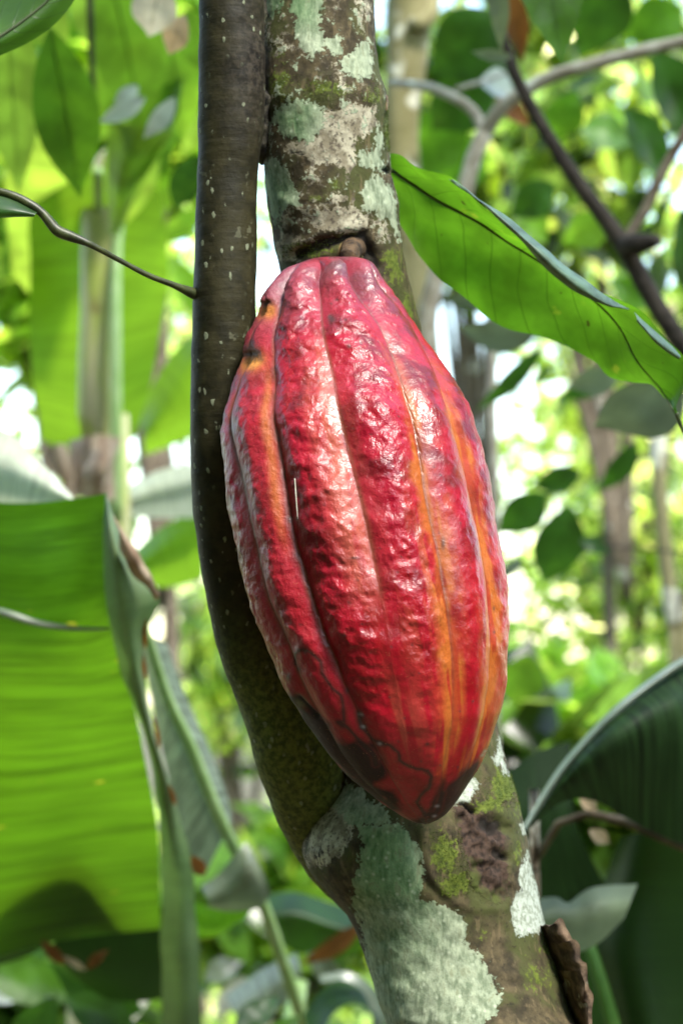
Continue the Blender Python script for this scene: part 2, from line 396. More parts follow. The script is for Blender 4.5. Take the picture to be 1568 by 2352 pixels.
sh(420, 760, 6.0, 160, 260, 260, .09, T_LIGHT, 38, 'shrub', 'sparse pale shrub left of the dark shoot', 'shrub', GS)
sh(520, 1560, 5.0, 170, 220, 420, .075, T_LIGHT + T_MID, 39, 'shrub', 'grey green shrub between the banana leaf and the curved shoot', 'shrub', GS)
sh(640, 2080, 3.6, 220, 200, 420, .13, T_MID, 40, 'shrub', 'low mid green shrub below the fork of the trunk', 'shrub', GS)
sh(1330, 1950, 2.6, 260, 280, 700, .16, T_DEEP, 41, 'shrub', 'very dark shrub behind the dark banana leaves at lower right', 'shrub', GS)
sh(100, 2330, 3.0, 260, 160, 400, .12, T_MID + T_DARK, 42, 'shrub', 'dark low shrub under the large banana leaf', 'shrub', GS)
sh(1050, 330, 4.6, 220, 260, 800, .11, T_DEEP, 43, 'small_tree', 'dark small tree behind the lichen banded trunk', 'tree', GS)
sh(2300, 900, 5.0, 420, 500, 900, .16, T_MID, 44, 'small_tree', 'broad small tree beyond the right edge of the view', 'tree', GS)
sh(-700, 900, 5.0, 420, 500, 900, .16, T_MID, 45, 'small_tree', 'broad small tree beyond the left edge of the view', 'tree', GS)

GB = 'unseen trees added around the viewer to block skylight'  # unseen trees added to darken the surroundings and leave one bright sky gap
WHERE = ['behind the viewer to the left', 'far out beside the viewer on the left', 'straight behind the viewer', 'far out beside the viewer on the right', 'low and just right of straight behind', 'low and behind the viewer to the right', 'left of the nearer banana plant', 'right of the dark leafed banana plant', 'high overhead on the left', 'high overhead straight behind', 'high overhead on the right']
for k, (x, y, z, r1, r2, n_) in enumerate([(-1.6, -3.0, 1.9, 1.3, 1.7, 1900), (-3.4, -1.4, 2.0, 1.2, 1.9, 1900), (-.2, -3.8, 1.7, 1.1, 1.6, 1700), (3.7, -.6, 1.9, 1.1, 1.9, 1700), (1.1, -3.4, 1.0, 1.0, 1.0, 1300), (2.4, -2.6, 1.0, 1.0, 1.0, 1300),
                                           (-2.9, .9, 2.0, .9, 1.8, 1300), (3.1, 1.2, 2.0, .9, 1.8, 1300), (-1.7, -1.5, 4.2, 1.5, .9, 1500), (-.3, -3.2, 4.6, 1.4, .9, 1300), (2.9, -.2, 4.4, 1.2, .9, 1300)]):
    shrub('small_tree', 'unseen tree with large dark leaves, added to block skylight ' + WHERE[k] + ', outside the photo', [x, y, 0], [x, y, z], (r1, r1, r2), n_, .32, T_DARK, 300 + k, 'tree', GB, clumps=26, spread=.30)

# ------------------------------------------------------------------ left: overhanging sapling with hanging leaves
t = thing('leafy_sapling', 'sapling with long bright leaves hanging down at upper left', 'sapling', [at(-330, 0, 1.5)[0], at(-330, 0, 1.5)[1], 0])
br = [at(-330, 300, 1.5), at(-300, -80, 1.5), at(-60, -190, 1.5), at(230, -200, 1.5), at(480, -170, 1.55)]
tube('trunk', [[br[0][0], br[0][1], -.1], br[0], br[1]], [.022, .02, .017], M['bark_brown'], t, n=12)
tube('branch', br[1:], [.014, .012, .009, .006], M['bark_brown'], t, n=10)
def L(p0, p1, w, d, mat, roll=0.0, parent=None, d1=None, **kw):
    d1 = d + .00028 * abs(p1[1] - p0[1]) if d1 is None else d1
    return leaf(parent or t, at(p0[0], p0[1], d), at(p1[0], p1[1], d1), w * K * (d + d1) / 2, M[mat], roll=roll, seed=int(p0[0] + 7 * p0[1]) % 997, **kw)
HL = [((10, -60), (45, 445), 130, 1.5, 'glow2', .2, 'broad lime green hanging leaf, cut by the photo edge'),
      ((115, 60), (185, 455), 150, 1.42, 'mid', .2, 'darker green hanging leaf, second from the photo edge'),
      ((235, -120), (330, 330), 170, 1.75, 'glow', .3, None), ((60, -120), (150, 150), 120, 1.7, 'glow2', -.2, None),
      ((330, 60), (230, 330), 150, 1.9, 'glow', -.3, None), ((380, 40), (420, 330), 130, 1.9, 'glow', .2, None), ((200, -80), (255, 140), 130, 1.8, 'glow2', .1, None),
      ((420, 180), (300, 440), 110, 1.85, 'mid', -.4, 'mid green leaf slanting down towards the dark shoot'), ((300, 260), (290, 520), 130, 1.95, 'glow2', .3, None),
      ((455, 355), (400, 480), 75, 1.6, 'dark', .2, 'small dark leaf against the dark shoot'), ((425, 20), (470, 170), 90, 1.8, 'glow', .2, None),
      ((375, -50), (342, 85), 105, 1.3, 'pale', .1, 'large bleached pale leaf by the top of the dark shoot'), ((425, 35), (388, 125), 62, 1.32, 'tan', .1, 'small pinkish dry leaf below the bleached one'),
      ((402, 222), (330, 318), 46, 1.5, 'silver', .5, 'shiny grey leaf, the steepest of three'), ((335, 222), (225, 282), 44, 1.5, 'silver', .5, 'shiny grey leaf, the most level of three'),
      ((318, 196), (262, 238), 40, 1.55, 'silver', .5, 'shiny grey leaf, the topmost of three')]
HL += [((470, 120), (380, 200), 50, 2.0, 'glow2', .4, None), ((260, 140), (200, 230), 46, 2.1, 'glow2', .3, None), ((350, 130), (430, 250), 60, 2.2, 'glow', .5, None), ((470, 260), (420, 360), 56, 2.1, 'glow2', .2, None), ((200, 250), (140, 380), 70, 2.3, 'glow2', .4, None),
       ((300, -60), (290, 70), 60, 2.1, 'mid', .5, None), ((260, 20), (330, 110), 60, 2.2, 'glow2', -.3, None), ((120, -40), (80, 120), 60, 2.1, 'mid', .4, None), ((460, 480), (360, 560), 60, 2.3, 'glow', .4, None), ((60, 500), (20, 640), 70, 2.6, 'mid', .3, None), ((410, 600), (450, 740), 60, 2.6, 'glow', .4, None)]
for p0, p1, w, d, mt, rl, lab in HL:
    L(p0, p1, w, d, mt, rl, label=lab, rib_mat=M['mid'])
tube('stalk', [at(205, -210, 1.7), at(208, 60, 1.7), at(215, 225, 1.72)], [.003, .0026, .002], M['bark_dark'], t, n=8)

# ------------------------------------------------------------------ left: banana plant with the pale stem
b0 = at(235, 1100, 2.1)
TILT = (0.0, 0)
t = thing('banana_plant', 'banana plant with a tall tan and green stem and hanging backlit leaves', 'banana plant', [b0[0], b0[1], 0])
STEM = N('banana_stem')
sx = STEM.node('SeparateXYZ'); STEM.set(sx.inputs[0], STEM.obj())
sn = STEM.noise(1.0, 4, .6, vec=STEM.scalev(STEM.obj(), (45, 45, 7)))
sc_ = STEM.mix(STEM.ramp(sn, .4, .6), (.36, .42, .10), (.50, .45, .28)); sc_ = STEM.mix(STEM.ramp(STEM.noise(9, 3), .58, .66), sc_, (.16, .09, .06))
M['banana_stem'] = STEM.done(STEM.pbsdf(sc_, .5, STEM.bump(sn, .4, .003), .4))
M['sheath'] = plainmat('dry_sheath', (.28, .18, .12), (.55, .43, .32), 30, .8, .2, (3, 3, .6))
M['banana'] = leafmat('banana_leaf', (.07, .18, .012), glow=(.20, .36, .015), trans=.6, rough=.4, veins='banana', nv=34, stripe=.28, var=.15, mottle=4)
M['banana_spot'] = leafmat('banana_leaf_spotted', (.045, .15, .008), glow=(.12, .27, .006), trans=.57, rough=.42, veins='banana', nv=40, stripe=.42, spots=(.5, .42, .03), var=.15, mottle=3)
M['banana_pale'] = leafmat('banana_leaf_underside', (.27, .32, .27), glow=(.2, .26, .14), trans=.3, rough=.5, veins='banana', nv=24, stripe=.6, var=.15, mottle=4)
M['banana_white'] = leafmat('banana_leaf_bleached_underside', (.62, .66, .54), glow=(.45, .5, .36), trans=.35, rough=.5, veins='banana', nv=26, stripe=.3, var=.1, mottle=4)
M['banana_flap'] = leafmat('banana_leaf_flap', (.15, .22, .10), glow=(.10, .19, .04), trans=.35, rough=.45, veins='banana', nv=30, stripe=.15, var=.25, mottle=5)
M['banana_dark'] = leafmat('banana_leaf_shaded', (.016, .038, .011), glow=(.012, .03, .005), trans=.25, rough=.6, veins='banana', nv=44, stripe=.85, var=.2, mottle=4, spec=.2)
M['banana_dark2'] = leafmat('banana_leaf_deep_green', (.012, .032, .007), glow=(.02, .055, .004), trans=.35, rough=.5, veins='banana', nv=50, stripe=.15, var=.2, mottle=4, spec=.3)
M['rib_pale'] = plainmat('midrib_pale_green', (.26, .42, .14), (.36, .52, .22), 40, .4, .5)
M['rib_light'] = plainmat('midrib_silver_green', (.14, .18, .13), (.22, .26, .20), 40, .3, .6)
M['rib_dark'] = plainmat('midrib_dark', (.03, .045, .012), (.05, .07, .02), 60, .5)
tube('stem', [[b0[0] - .02, b0[1], -.1], at(245, 1300, 2.1), at(228, 1000, 2.1), at(232, 700, 2.1), at(236, 430, 2.1), at(300, 330, 2.15)], [.035, .024, .0215, .020, .018, .013], M['banana_stem'], t, n=20, seg=40, rough=.06)
tube('leaf_stalk', [at(268, 1200, 2.07), at(266, 900, 2.06), at(268, 600, 2.07), at(285, 430, 2.1)], [.006, .006, .005, .004], M['rib_pale'], t, n=10)
TILT = (.0006, 700)
blade('leaf', rails([(70, 470, 2.25), (62, 620, 2.27), (70, 800, 2.25), (95, 1010, 2.25)], [(225, 400, 2.2), (228, 600, 2.22), (228, 800, 2.22), (225, 1060, 2.22)], [(370, 440, 2.25), (385, 640, 2.27), (365, 820, 2.26), (310, 1000, 2.24)]), M['banana'], t, 40, 6, .012, 6, 'big backlit leaf hanging behind the stem', 4, 1, .005, M['rib_pale'])
blade('leaf', rails([(40, 260, 2.3), (10, 420, 2.3), (30, 620, 2.3)], [(120, 300, 2.25), (100, 480, 2.3), (90, 700, 2.3)], [(210, 330, 2.3), (220, 500, 2.3), (160, 720, 2.3)]), M['glow2'], t, 20, 4, .01, 6, None, 5)
blade('leaf', rails([(405, 300, 2.1), (330, 420, 2.1), (275, 545, 2.1)], [(350, 290, 2.06), (290, 400, 2.06), (262, 540, 2.08)], [(250, 280, 2.1), (245, 400, 2.1), (250, 540, 2.1)]), M['glow'], t, 24, 5, .006, 8, 'leaf folding upward out of the top of the stem', 6)
blade('leaf', rails([(450, 760, 2.4), (390, 820, 2.4), (310, 960, 2.4)], [(470, 830, 2.35), (420, 920, 2.35), (330, 1010, 2.35)], [(470, 960, 2.4), (420, 1010, 2.4), (330, 1040, 2.4)]), M['banana'], t, 24, 5, .008, 8, None, 7)
blade('leaf', rails([(460, 1060, 1.9), (360, 1080, 1.9), (270, 1125, 1.9)], [(460, 1120, 1.85), (360, 1140, 1.85), (270, 1160, 1.85)], [(460, 1190, 1.9), (360, 1190, 1.9), (280, 1185, 1.9)]), M['banana_white'], t, 24, 5, .006, 8, 'bleached white leaf between the stem and the dark shoot', 8)
blade('leaf', rails([(470, 1170, 2.0), (390, 1200, 2.0), (300, 1270, 2.0)], [(470, 1250, 1.95), (400, 1270, 1.95), (310, 1310, 1.95)], [(470, 1330, 2.0), (400, 1350, 2.0), (330, 1345, 2.0)]), M['banana'], t, 24, 5, .006, 8, None, 9)
TILT = (0.0, 0)
blade('dry_sheath', rails([(160, 1015, 2.02), (165, 1070, 2.0), (180, 1140, 2.0)], [(215, 1000, 1.98), (220, 1060, 1.97), (230, 1140, 1.97)], [(275, 1005, 2.0), (268, 1060, 2.0), (262, 1150, 2.0)]), M['sheath'], t, 16, 5, .006, 30, None, 10)
blade('dry_sheath', rails([(215, 1040, 1.96), (200, 1090, 1.95), (190, 1150, 1.96)], [(245, 1030, 1.94), (235, 1080, 1.93), (222, 1150, 1.95)], [(280, 1000, 1.97), (262, 1070, 1.96), (250, 1120, 1.96)]), M['sheath'], t, 16, 5, .006, 30, None, 11)
blade('dry_sheath', rails([(100, 1040, 2.0), (112, 1070, 2.0), (135, 1100, 2.0)], [(135, 1020, 1.98), (142, 1060, 1.98), (155, 1110, 1.98)], [(160, 1025, 2.0), (162, 1070, 2.0), (165, 1120, 2.0)]), M['sheath'], t, 16, 5, .006, 30, None, 12)

# ------------------------------------------------------------------ left: near banana plant with the big lit blade
g0 = at(-260, 2352, 1.5)
t = thing('banana_plant', 'nearer banana plant with one huge glowing leaf and folded pale flap', 'banana plant', [g0[0], g0[1], 0])
tube('stem', [[g0[0], g0[1], -.1], g0, at(-330, 1800, 1.4), at(-360, 1300, 1.45)], [.05, .045, .04, .025], M['banana_stem'], t, n=16, rough=.05)
TILT = (.00030, 1500)
big = blade('leaf', [np.array([at(*q) for q in rr]) for rr in [
    [(-330, 1130, 1.36), (-330, 1450, 1.30), (-330, 1800, 1.32), (-330, 2280, 1.34)],
    [(-100, 1150, 1.30), (-100, 1430, 1.24), (-100, 1800, 1.27), (-100, 2230, 1.32)],
    [(60, 1156, 1.28), (60, 1420, 1.21), (60, 1800, 1.25), (60, 2180, 1.32)],
    [(170, 1146, 1.27), (180, 1440, 1.20), (200, 1800, 1.25), (200, 2150, 1.32)],
    [(242, 1133, 1.26), (250, 1400, 1.19), (305, 1600, 1.20), (362, 1880, 1.24), (372, 2130, 1.28)]]],
    M['banana_spot'], t, 90, 7, .008, 5, 'huge glowing green leaf blade with yellow flecks', 14)
tube('crease', [at(-120, 1380, 1.235), at(0, 1405, 1.212), (at(90, 1432, 1.203)), at(180, 1444, 1.197), at(252, 1443, 1.188)], [.0022, .0022, .002, .0014, .0008], M['rib_light'], big, n=8)  # whitish highlight along the crease, put in as a paler tube
blade('flap', rails([(241, 1132, 1.258), (236, 1240, 1.23), (248, 1400, 1.186), (278, 1540, 1.19), (305, 1610, 1.198), (350, 1760, 1.22), (366, 1900, 1.235), (370, 2100, 1.27), (372, 2420, 1.29)],
      [(244, 1134, 1.25), (258, 1240, 1.20), (290, 1400, 1.165), (310, 1540, 1.175), (325, 1610, 1.18), (380, 1800, 1.20), (400, 1950, 1.22), (415, 2120, 1.25), (420, 2420, 1.27)],
      [(247, 1136, 1.26), (285, 1245, 1.22), (368, 1368, 1.20), (334, 1450, 1.20), (332, 1570, 1.20), (375, 1760, 1.22), (432, 1950, 1.24), (452, 2110, 1.27), (468, 2420, 1.29)]),
      M['banana_flap'], t, 80, 6, .002, 20, 'folded down grey green flap of the huge leaf', 15)
blade('withered_edge', rails([(262, 1180, 1.195), (305, 1255, 1.188), (350, 1325, 1.182), (372, 1368, 1.18)], [(270, 1215, 1.19), (308, 1290, 1.18), (345, 1345, 1.176), (366, 1378, 1.178)], [(282, 1260, 1.195), (310, 1320, 1.185), (338, 1358, 1.18), (355, 1385, 1.182)]), M['sheath'], t, 30, 4, .004, 40, None, 16)
for k, (x, y, x2, y2, w) in enumerate([(334, 1400, 326, 1500, 14), (330, 1500, 330, 1570, 10), (352, 1640, 366, 1720, 10), (388, 1800, 402, 1850, 12), (440, 1965, 468, 2010, 36)]):
    L((x, y), (x2, y2), w, 1.19, 'orange', .3, t, name='scorched_edge')
blade('leaf', rails([(325, 1490, 1.40), (360, 1660, 1.40), (400, 1840, 1.40), (435, 1965, 1.40), (470, 2012, 1.40)], [(338, 1455, 1.38), (385, 1600, 1.38), (440, 1718, 1.38), (490, 1845, 1.38), (522, 1905, 1.38)]), M['banana_pale'], t, 60, 8, .002, 12, 'grey ribbed underside of a narrow leaf, left of its midrib', 17)
o = blade('leaf', rails([(338, 1455, 1.38), (385, 1600, 1.38), (440, 1718, 1.38), (490, 1845, 1.38), (515, 1895, 1.38)], [(385, 1480, 1.40), (430, 1600, 1.40), (482, 1718, 1.40), (522, 1840, 1.40), (530, 1890, 1.40)]), M['banana_pale'], t, 40, 6, .002, 12, 'grey ribbed underside of a narrow leaf, right of its midrib', 18)
tube('midrib', [at(334, 1440, 1.375), at(385, 1600, 1.372), at(440, 1718, 1.372), at(500, 1868, 1.374), at(560, 1990, 1.39), at(605, 2080, 1.40), at(650, 2210, 1.41), at(715, 2400, 1.42)], [.0026, .0033, .0038, .0042, .0042, .0045, .005, .0055], M['rib_pale'], t, n=10, seg=50)
blade('leaf', rails([(462, 2036, 1.35), (505, 2004, 1.35), (545, 1955, 1.35), (566, 1932, 1.36)], [(480, 2070, 1.33), (530, 2050, 1.33), (575, 2010, 1.33), (585, 1960, 1.35)], [(470, 2080, 1.35), (520, 2090, 1.35), (592, 2080, 1.35), (622, 2050, 1.35)]), M['grey'], t, 24, 5, .006, 14, 'grey leaf tip folded over the midrib', 19)
blade('leaf', rails([(440, 2070, 1.42), (500, 2085, 1.42), (580, 2080, 1.42)], [(445, 2110, 1.41), (500, 2120, 1.41), (570, 2098, 1.42)], [(450, 2150, 1.42), (500, 2140, 1.42), (560, 2105, 1.42)]), M['banana_spot'], t, 16, 4, .003, 14, None, 20)
# a shadow-shaped leaf added behind the lit blade to darken it, and dry bits along its lower edge
blade('leaf', rails([(-200, 2080, 1.43), (0, 2012, 1.325), (90, 1955, 1.305), (165, 1922, 1.30)], [(-200, 2160, 1.43), (20, 2100, 1.335), (150, 2020, 1.31), (235, 1990, 1.30)], [(-200, 2240, 1.45), (50, 2200, 1.36), (220, 2100, 1.34), (375, 2120, 1.33)]), M['banana_dark2'], t, 40, 6, .004, 10, 'dark leaf added behind the lower part of the huge leaf to shadow it', 21)
blade('leaf', rails([(120, 2170, 1.36), (190, 2110, 1.36), (280, 2090, 1.36), (390, 2080, 1.36)], [(150, 2220, 1.35), (220, 2210, 1.34), (300, 2200, 1.34), (400, 2190, 1.34)], [(200, 2275, 1.36), (250, 2300, 1.36), (320, 2305, 1.36), (400, 2290, 1.36)]), M['banana_dark2'], t, 30, 6, .004, 10, 'dark green leaf below the huge leaf', 22)
for k, (x, y, x2, y2, w, mt) in enumerate([(95, 2160, 150, 2215, 34, 'orange'), (145, 2195, 200, 2230, 18, 'tan'), (200, 2225, 250, 2180, 30, 'orange'), (280, 2070, 360, 2110, 34, 'orange')]):
    L((x, y), (x2, y2), w, 1.31, mt, .3, t, name='scorched_edge')
blade('leaf', rails([(-200, 960, 1.5), (0, 985, 1.48), (80, 1045, 1.47), (170, 1142, 1.46)], [(-200, 1070, 1.47), (0, 1090, 1.45), (70, 1110, 1.45), (165, 1148, 1.45)], [(-200, 1180, 1.5), (0, 1180, 1.47), (80, 1170, 1.46), (160, 1156, 1.46)]), M['banana_white'], t, 40, 6, .003, 12, 'pale grey ribbed leaf lying over the top of the huge leaf', 23)
TILT = (0.0, 0)
t = thing('broadleaf_plant', 'low dark broadleaf plant in the lower left corner under the huge leaf', 'plant', [at(60, 2600, 1.7)[0], at(60, 2600, 1.7)[1], 0])
tube('stem', [[at(60, 2600, 1.7)[0], at(60, 2600, 1.7)[1], -.05], at(70, 2420, 1.7), at(120, 2290, 1.7)], [.012, .009, .005], M['rib_dark'], t, n=8)
for p0, p1, w, d, mt, rl in [((330, 2320), (110, 2210), 130, 1.65, 'dark', .4), ((-40, 2230), (200, 2290), 110, 1.75, 'mid', .4), ((130, 2290), (20, 2400), 90, 1.6, 'dark', .3), ((150, 2290), (330, 2390), 100, 1.6, 'dark', .4), ((-20, 2300), (90, 2250), 60, 1.9, 'silver', .5), ((250, 2370), (350, 2290), 40, 1.9, 'pale', .4)]:
    L(p0, p1, w, d, mt, rl, t)
# ------------------------------------------------------------------ bottom middle: low broadleaf plant
m0 = at(640, 2600, 1.7)
t = thing('broadleaf_plant', 'low broadleaf plant with scorched dark leaves below the trunk fork', 'plant', [m0[0], m0[1], 0])
tube('stem', [[m0[0], m0[1], -.05], at(640, 2500, 1.7), at(690, 2250, 1.72)], [.014, .012, .006], M['rib_pale'], t, n=8)
blade('leaf', rails([(590, 2060, 1.75), (680, 2045, 1.75), (770, 2070, 1.75), (860, 2110, 1.75)], [(600, 2110, 1.72), (680, 2105, 1.72), (760, 2130, 1.72), (840, 2150, 1.72)], [(620, 2150, 1.75), (680, 2190, 1.75), (740, 2180, 1.75), (800, 2160, 1.75)]), M['dark'], t, 24, 5, .006, 10, 'dark leaf beside the lower trunk', 31)
blade('leaf', rails([(560, 2080, 1.78), (680, 2035, 1.77), (800, 2060, 1.77), (870, 2120, 1.77)], [(575, 2095, 1.78), (680, 2055, 1.77), (800, 2085, 1.77), (860, 2130, 1.77)]), M['glow'], t, 24, 5, .004, 10, None, 32)  # lit edge of the dark leaf, put in as a brighter strip
L((830, 2120), (690, 2215), 48, 1.70, 'orange', .3, t, label='orange scorched leaf beside the lower trunk')
L((850, 2150), (720, 2200), 40, 1.72, 'mid', .3, t)
blade('leaf', rails([(520, 2290, 1.9), (600, 2230, 1.9), (680, 2190, 1.9)], [(540, 2330, 1.88), (620, 2280, 1.88), (690, 2230, 1.88)], [(560, 2370, 1.9), (640, 2320, 1.9), (690, 2270, 1.9)]), M['banana_pale'], t, 24, 5, .004, 10, 'striped grey leaf at the foot of the photo', 33)
blade('leaf', rails([(700, 2330, 1.6), (760, 2260, 1.6), (820, 2250, 1.6), (880, 2300, 1.6), (900, 2400, 1.6)], [(720, 2420, 1.58), (770, 2330, 1.58), (820, 2310, 1.58), (860, 2350, 1.58), (870, 2420, 1.58)]), M['dark'], t, 24, 5, .004, 10, None, 34)
blade('leaf', rails([(735, 2240, 1.585), (800, 2232, 1.585), (860, 2275, 1.585), (890, 2400, 1.585)], [(735, 2256, 1.58), (795, 2252, 1.58), (842, 2290, 1.58), (866, 2400, 1.58)]), M['rib_light'], t, 24, 4, .002, 10, 'bright curved leaf edge against the lower trunk', 35)
L((540, 2380), (640, 2290), 70, 1.5, 'dark', .4, t); L((600, 2420), (690, 2330), 60, 1.55, 'mid', .2, t)
L((800, 2260), (700, 2170), 60, 1.9, 'grey', .4, t); L((560, 2240), (500, 2330), 70, 2.0, 'pale', .4, t)
L((470, 2250), (560, 2210), 60, 2.0, 'grey', .5, t)

# ------------------------------------------------------------------ right: banana plant with dark leaves
d0 = at(1750, 2300, 1.3)
t = thing('banana_plant', 'banana plant with dark shaded leaves at lower right', 'banana plant', [d0[0], d0[1], 0])
tube('stem', [[d0[0], d0[1], -.1], d0, at(1760, 1900, 1.3), at(1740, 1500, 1.3)], [.05, .045, .04, .02], M['banana_stem'], t, n=16, rough=.05)
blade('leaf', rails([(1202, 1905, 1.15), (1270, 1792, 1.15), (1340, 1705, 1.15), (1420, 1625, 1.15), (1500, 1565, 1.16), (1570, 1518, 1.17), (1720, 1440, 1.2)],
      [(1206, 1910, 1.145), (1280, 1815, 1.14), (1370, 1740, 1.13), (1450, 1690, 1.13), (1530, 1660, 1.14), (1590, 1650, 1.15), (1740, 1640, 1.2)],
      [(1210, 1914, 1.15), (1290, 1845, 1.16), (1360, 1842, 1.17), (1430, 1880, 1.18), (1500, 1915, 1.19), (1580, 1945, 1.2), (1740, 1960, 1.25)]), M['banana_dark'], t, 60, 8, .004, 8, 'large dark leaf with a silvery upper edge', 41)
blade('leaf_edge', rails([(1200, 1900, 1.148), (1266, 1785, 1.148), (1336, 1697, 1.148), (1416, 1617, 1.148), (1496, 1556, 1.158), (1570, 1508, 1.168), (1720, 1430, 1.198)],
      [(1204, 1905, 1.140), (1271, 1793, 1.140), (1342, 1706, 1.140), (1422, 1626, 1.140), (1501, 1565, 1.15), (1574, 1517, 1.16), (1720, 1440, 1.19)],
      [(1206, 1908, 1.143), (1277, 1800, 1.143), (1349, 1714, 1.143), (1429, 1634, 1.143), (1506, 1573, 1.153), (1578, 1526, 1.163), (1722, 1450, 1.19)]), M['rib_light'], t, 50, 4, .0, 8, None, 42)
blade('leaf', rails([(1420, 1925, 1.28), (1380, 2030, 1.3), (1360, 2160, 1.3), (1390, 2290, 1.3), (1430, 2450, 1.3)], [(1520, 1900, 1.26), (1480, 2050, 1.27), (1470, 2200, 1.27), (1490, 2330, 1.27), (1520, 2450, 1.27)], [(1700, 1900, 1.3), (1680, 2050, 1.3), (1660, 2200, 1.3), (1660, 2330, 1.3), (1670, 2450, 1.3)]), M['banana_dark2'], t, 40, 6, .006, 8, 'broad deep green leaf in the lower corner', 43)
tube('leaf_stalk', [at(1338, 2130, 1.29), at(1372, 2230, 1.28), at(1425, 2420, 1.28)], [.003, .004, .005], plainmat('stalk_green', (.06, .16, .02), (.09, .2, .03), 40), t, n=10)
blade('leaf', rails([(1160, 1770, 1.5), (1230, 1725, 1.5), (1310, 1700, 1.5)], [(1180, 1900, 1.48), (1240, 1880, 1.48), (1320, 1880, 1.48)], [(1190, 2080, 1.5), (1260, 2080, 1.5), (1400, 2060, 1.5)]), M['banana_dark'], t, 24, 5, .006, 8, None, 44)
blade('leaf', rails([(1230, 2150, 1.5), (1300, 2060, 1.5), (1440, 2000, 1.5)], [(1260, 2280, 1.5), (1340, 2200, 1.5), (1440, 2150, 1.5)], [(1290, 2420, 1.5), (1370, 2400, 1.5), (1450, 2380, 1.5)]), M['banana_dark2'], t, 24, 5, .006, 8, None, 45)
d1 = at(1235, 2500, 1.25)
t = thing('bent_twig', 'thin pale twig bent over in the dark hollow right of the trunk', 'twig', [d1[0], d1[1], 0])
tube('stem', [[d1[0], d1[1], -.05], at(1228, 2200, 1.25), at(1232, 2020, 1.25), at(1252, 1930, 1.25), at(1296, 1880, 1.24), at(1350, 1868, 1.23), at(1440, 1888, 1.22), at(1580, 1950, 1.21), at(1700, 1990, 1.2)], [.004, .003, .0024, .0024, .0024, .0024, .0026, .003, .0035], M['bark_brown'], t, n=8, seg=60)
L((1328, 1822), (1370, 1862), 34, 1.22, 'tan', .1, t); L((1352, 1905), (1400, 1938), 34, 1.21, 'tan', .1, t); L((1318, 1812), (1340, 1850), 26, 1.22, 'mid', .1, t)
blade('leaf', rails([(1232, 2068, 1.2), (1275, 2062, 1.2), (1305, 2075, 1.2), (1360, 2040, 1.2), (1462, 2032, 1.21)], [(1240, 2110, 1.19), (1285, 2105, 1.19), (1330, 2105, 1.19), (1380, 2090, 1.19), (1445, 2075, 1.2)], [(1245, 2150, 1.2), (1285, 2180, 1.2), (1315, 2192, 1.2), (1375, 2168, 1.2), (1432, 2110, 1.2)]), leafmat('leaf_grey_green_matte', (.16, .20, .13), glow=(.2, .26, .1), trans=.3, rough=.6), t, 30, 5, .003, 14, 'torn grey green leaf', 46)

# ------------------------------------------------------------------ right: lichen banded tree, pale forked tree, dark leaning tree
c0 = at(985, 1500, 2.0)
t = thing('slender_tree', 'slender tree with tan trunk banded by white lichen behind the main trunk', 'tree', [c0[0], c0[1], 0])
tube('trunk', [[c0[0], c0[1], -.1], c0, at(965, 900, 2.0), at(925, 420, 2.0), at(922, 250, 2.0), at(940, 50, 2.0), at(955, -250, 2.0), at(960, -700, 2.0)], [.028, .024, .021, .017, .0175, .0205, .02, .016], M['bark_lichen'], t, n=18, seg=60, rough=.08)
tube('branch', [at(945, 60, 1.98), at(985, 40, 1.98), at(993, -60, 2.0), at(1010, -300, 2.0)], [.009, .008, .008, .006], M['bark_lichen'], t, n=10)
L((960, -150), (900, 190), 120, 2.2, 'grey', .3, t)
for p0, p1, w, d, mt, rl in [((1160, 40), (985, 175), 170, 1.9, 'dark', .1), ((1120, 170), (990, 300), 150, 1.95, 'dark', .2), ((1060, 240), (930, 420), 140, 2.2, 'mid', .1), ((1110, 330), (1010, 420), 120, 2.3, 'mid', .1)]:
    L(p0, p1, w, d, mt, rl, t)
e0 = at(1000, 1500, 1.7)
t = thing('forked_tree', 'pale grey barked tree forking above the big glossy leaf', 'tree', [e0[0], e0[1], 0])
tube('trunk', [[e0[0], e0[1], -.1], e0, at(975, 900, 1.7), at(985, 700, 1.7), at(1025, 560, 1.7), at(1070, 430, 1.7), at(1092, 345, 1.7), at(1122, 282, 1.7)], [.02, .014, .009, .0075, .007, .0068, .0066, .0066], M['bark_grey'], t, n=14, seg=60, rough=.06)
tube('branch', [at(1112, 305, 1.7), at(1150, 248, 1.69), at(1205, 208, 1.68), at(1270, 174, 1.67), at(1350, 150, 1.66), at(1460, 120, 1.65), at(1580, 92, 1.64), at(1900, 20, 1.6)], [.0062, .0058, .0055, .0052, .005, .0048, .0047, .004], M['bark_grey'], t, n=12, seg=50, rough=.08)
tube('branch', [at(1108, 295, 1.7), at(1088, 258, 1.71), at(1045, 226, 1.72), at(980, 200, 1.75), at(900, 190, 1.8)], [.005, .0045, .0042, .004, .003], M['bark_grey'], t, n=12, seg=30, rough=.08)
tube('branch', [at(1045, 205, 1.74), at(1090, 192, 1.75), at(1160, 170, 1.78)], [.002, .002, .0015], M['bark_grey'], t, n=8)
f0 = at(1900, 1500, 1.5)
t = thing('leaning_tree', 'dark stemmed leaning tree at upper right with a stubby joint', 'tree', [f0[0], f0[1], 0])
tube('trunk', [[f0[0], f0[1], -.1], f0, at(1680, 960, 1.5), at(1570, 800, 1.5), at(1490, 675, 1.5), at(1430, 560, 1.5), at(1350, 452, 1.5), at(1280, 348, 1.5), at(1215, 238, 1.5), at(1170, 140, 1.5), at(1120, -60, 1.5)], [.03, .016, .0085, .0072, .0066, .0066, .0056, .005, .0043, .004, .003], M['bark_dark'], t, n=14, seg=80, rough=.1)
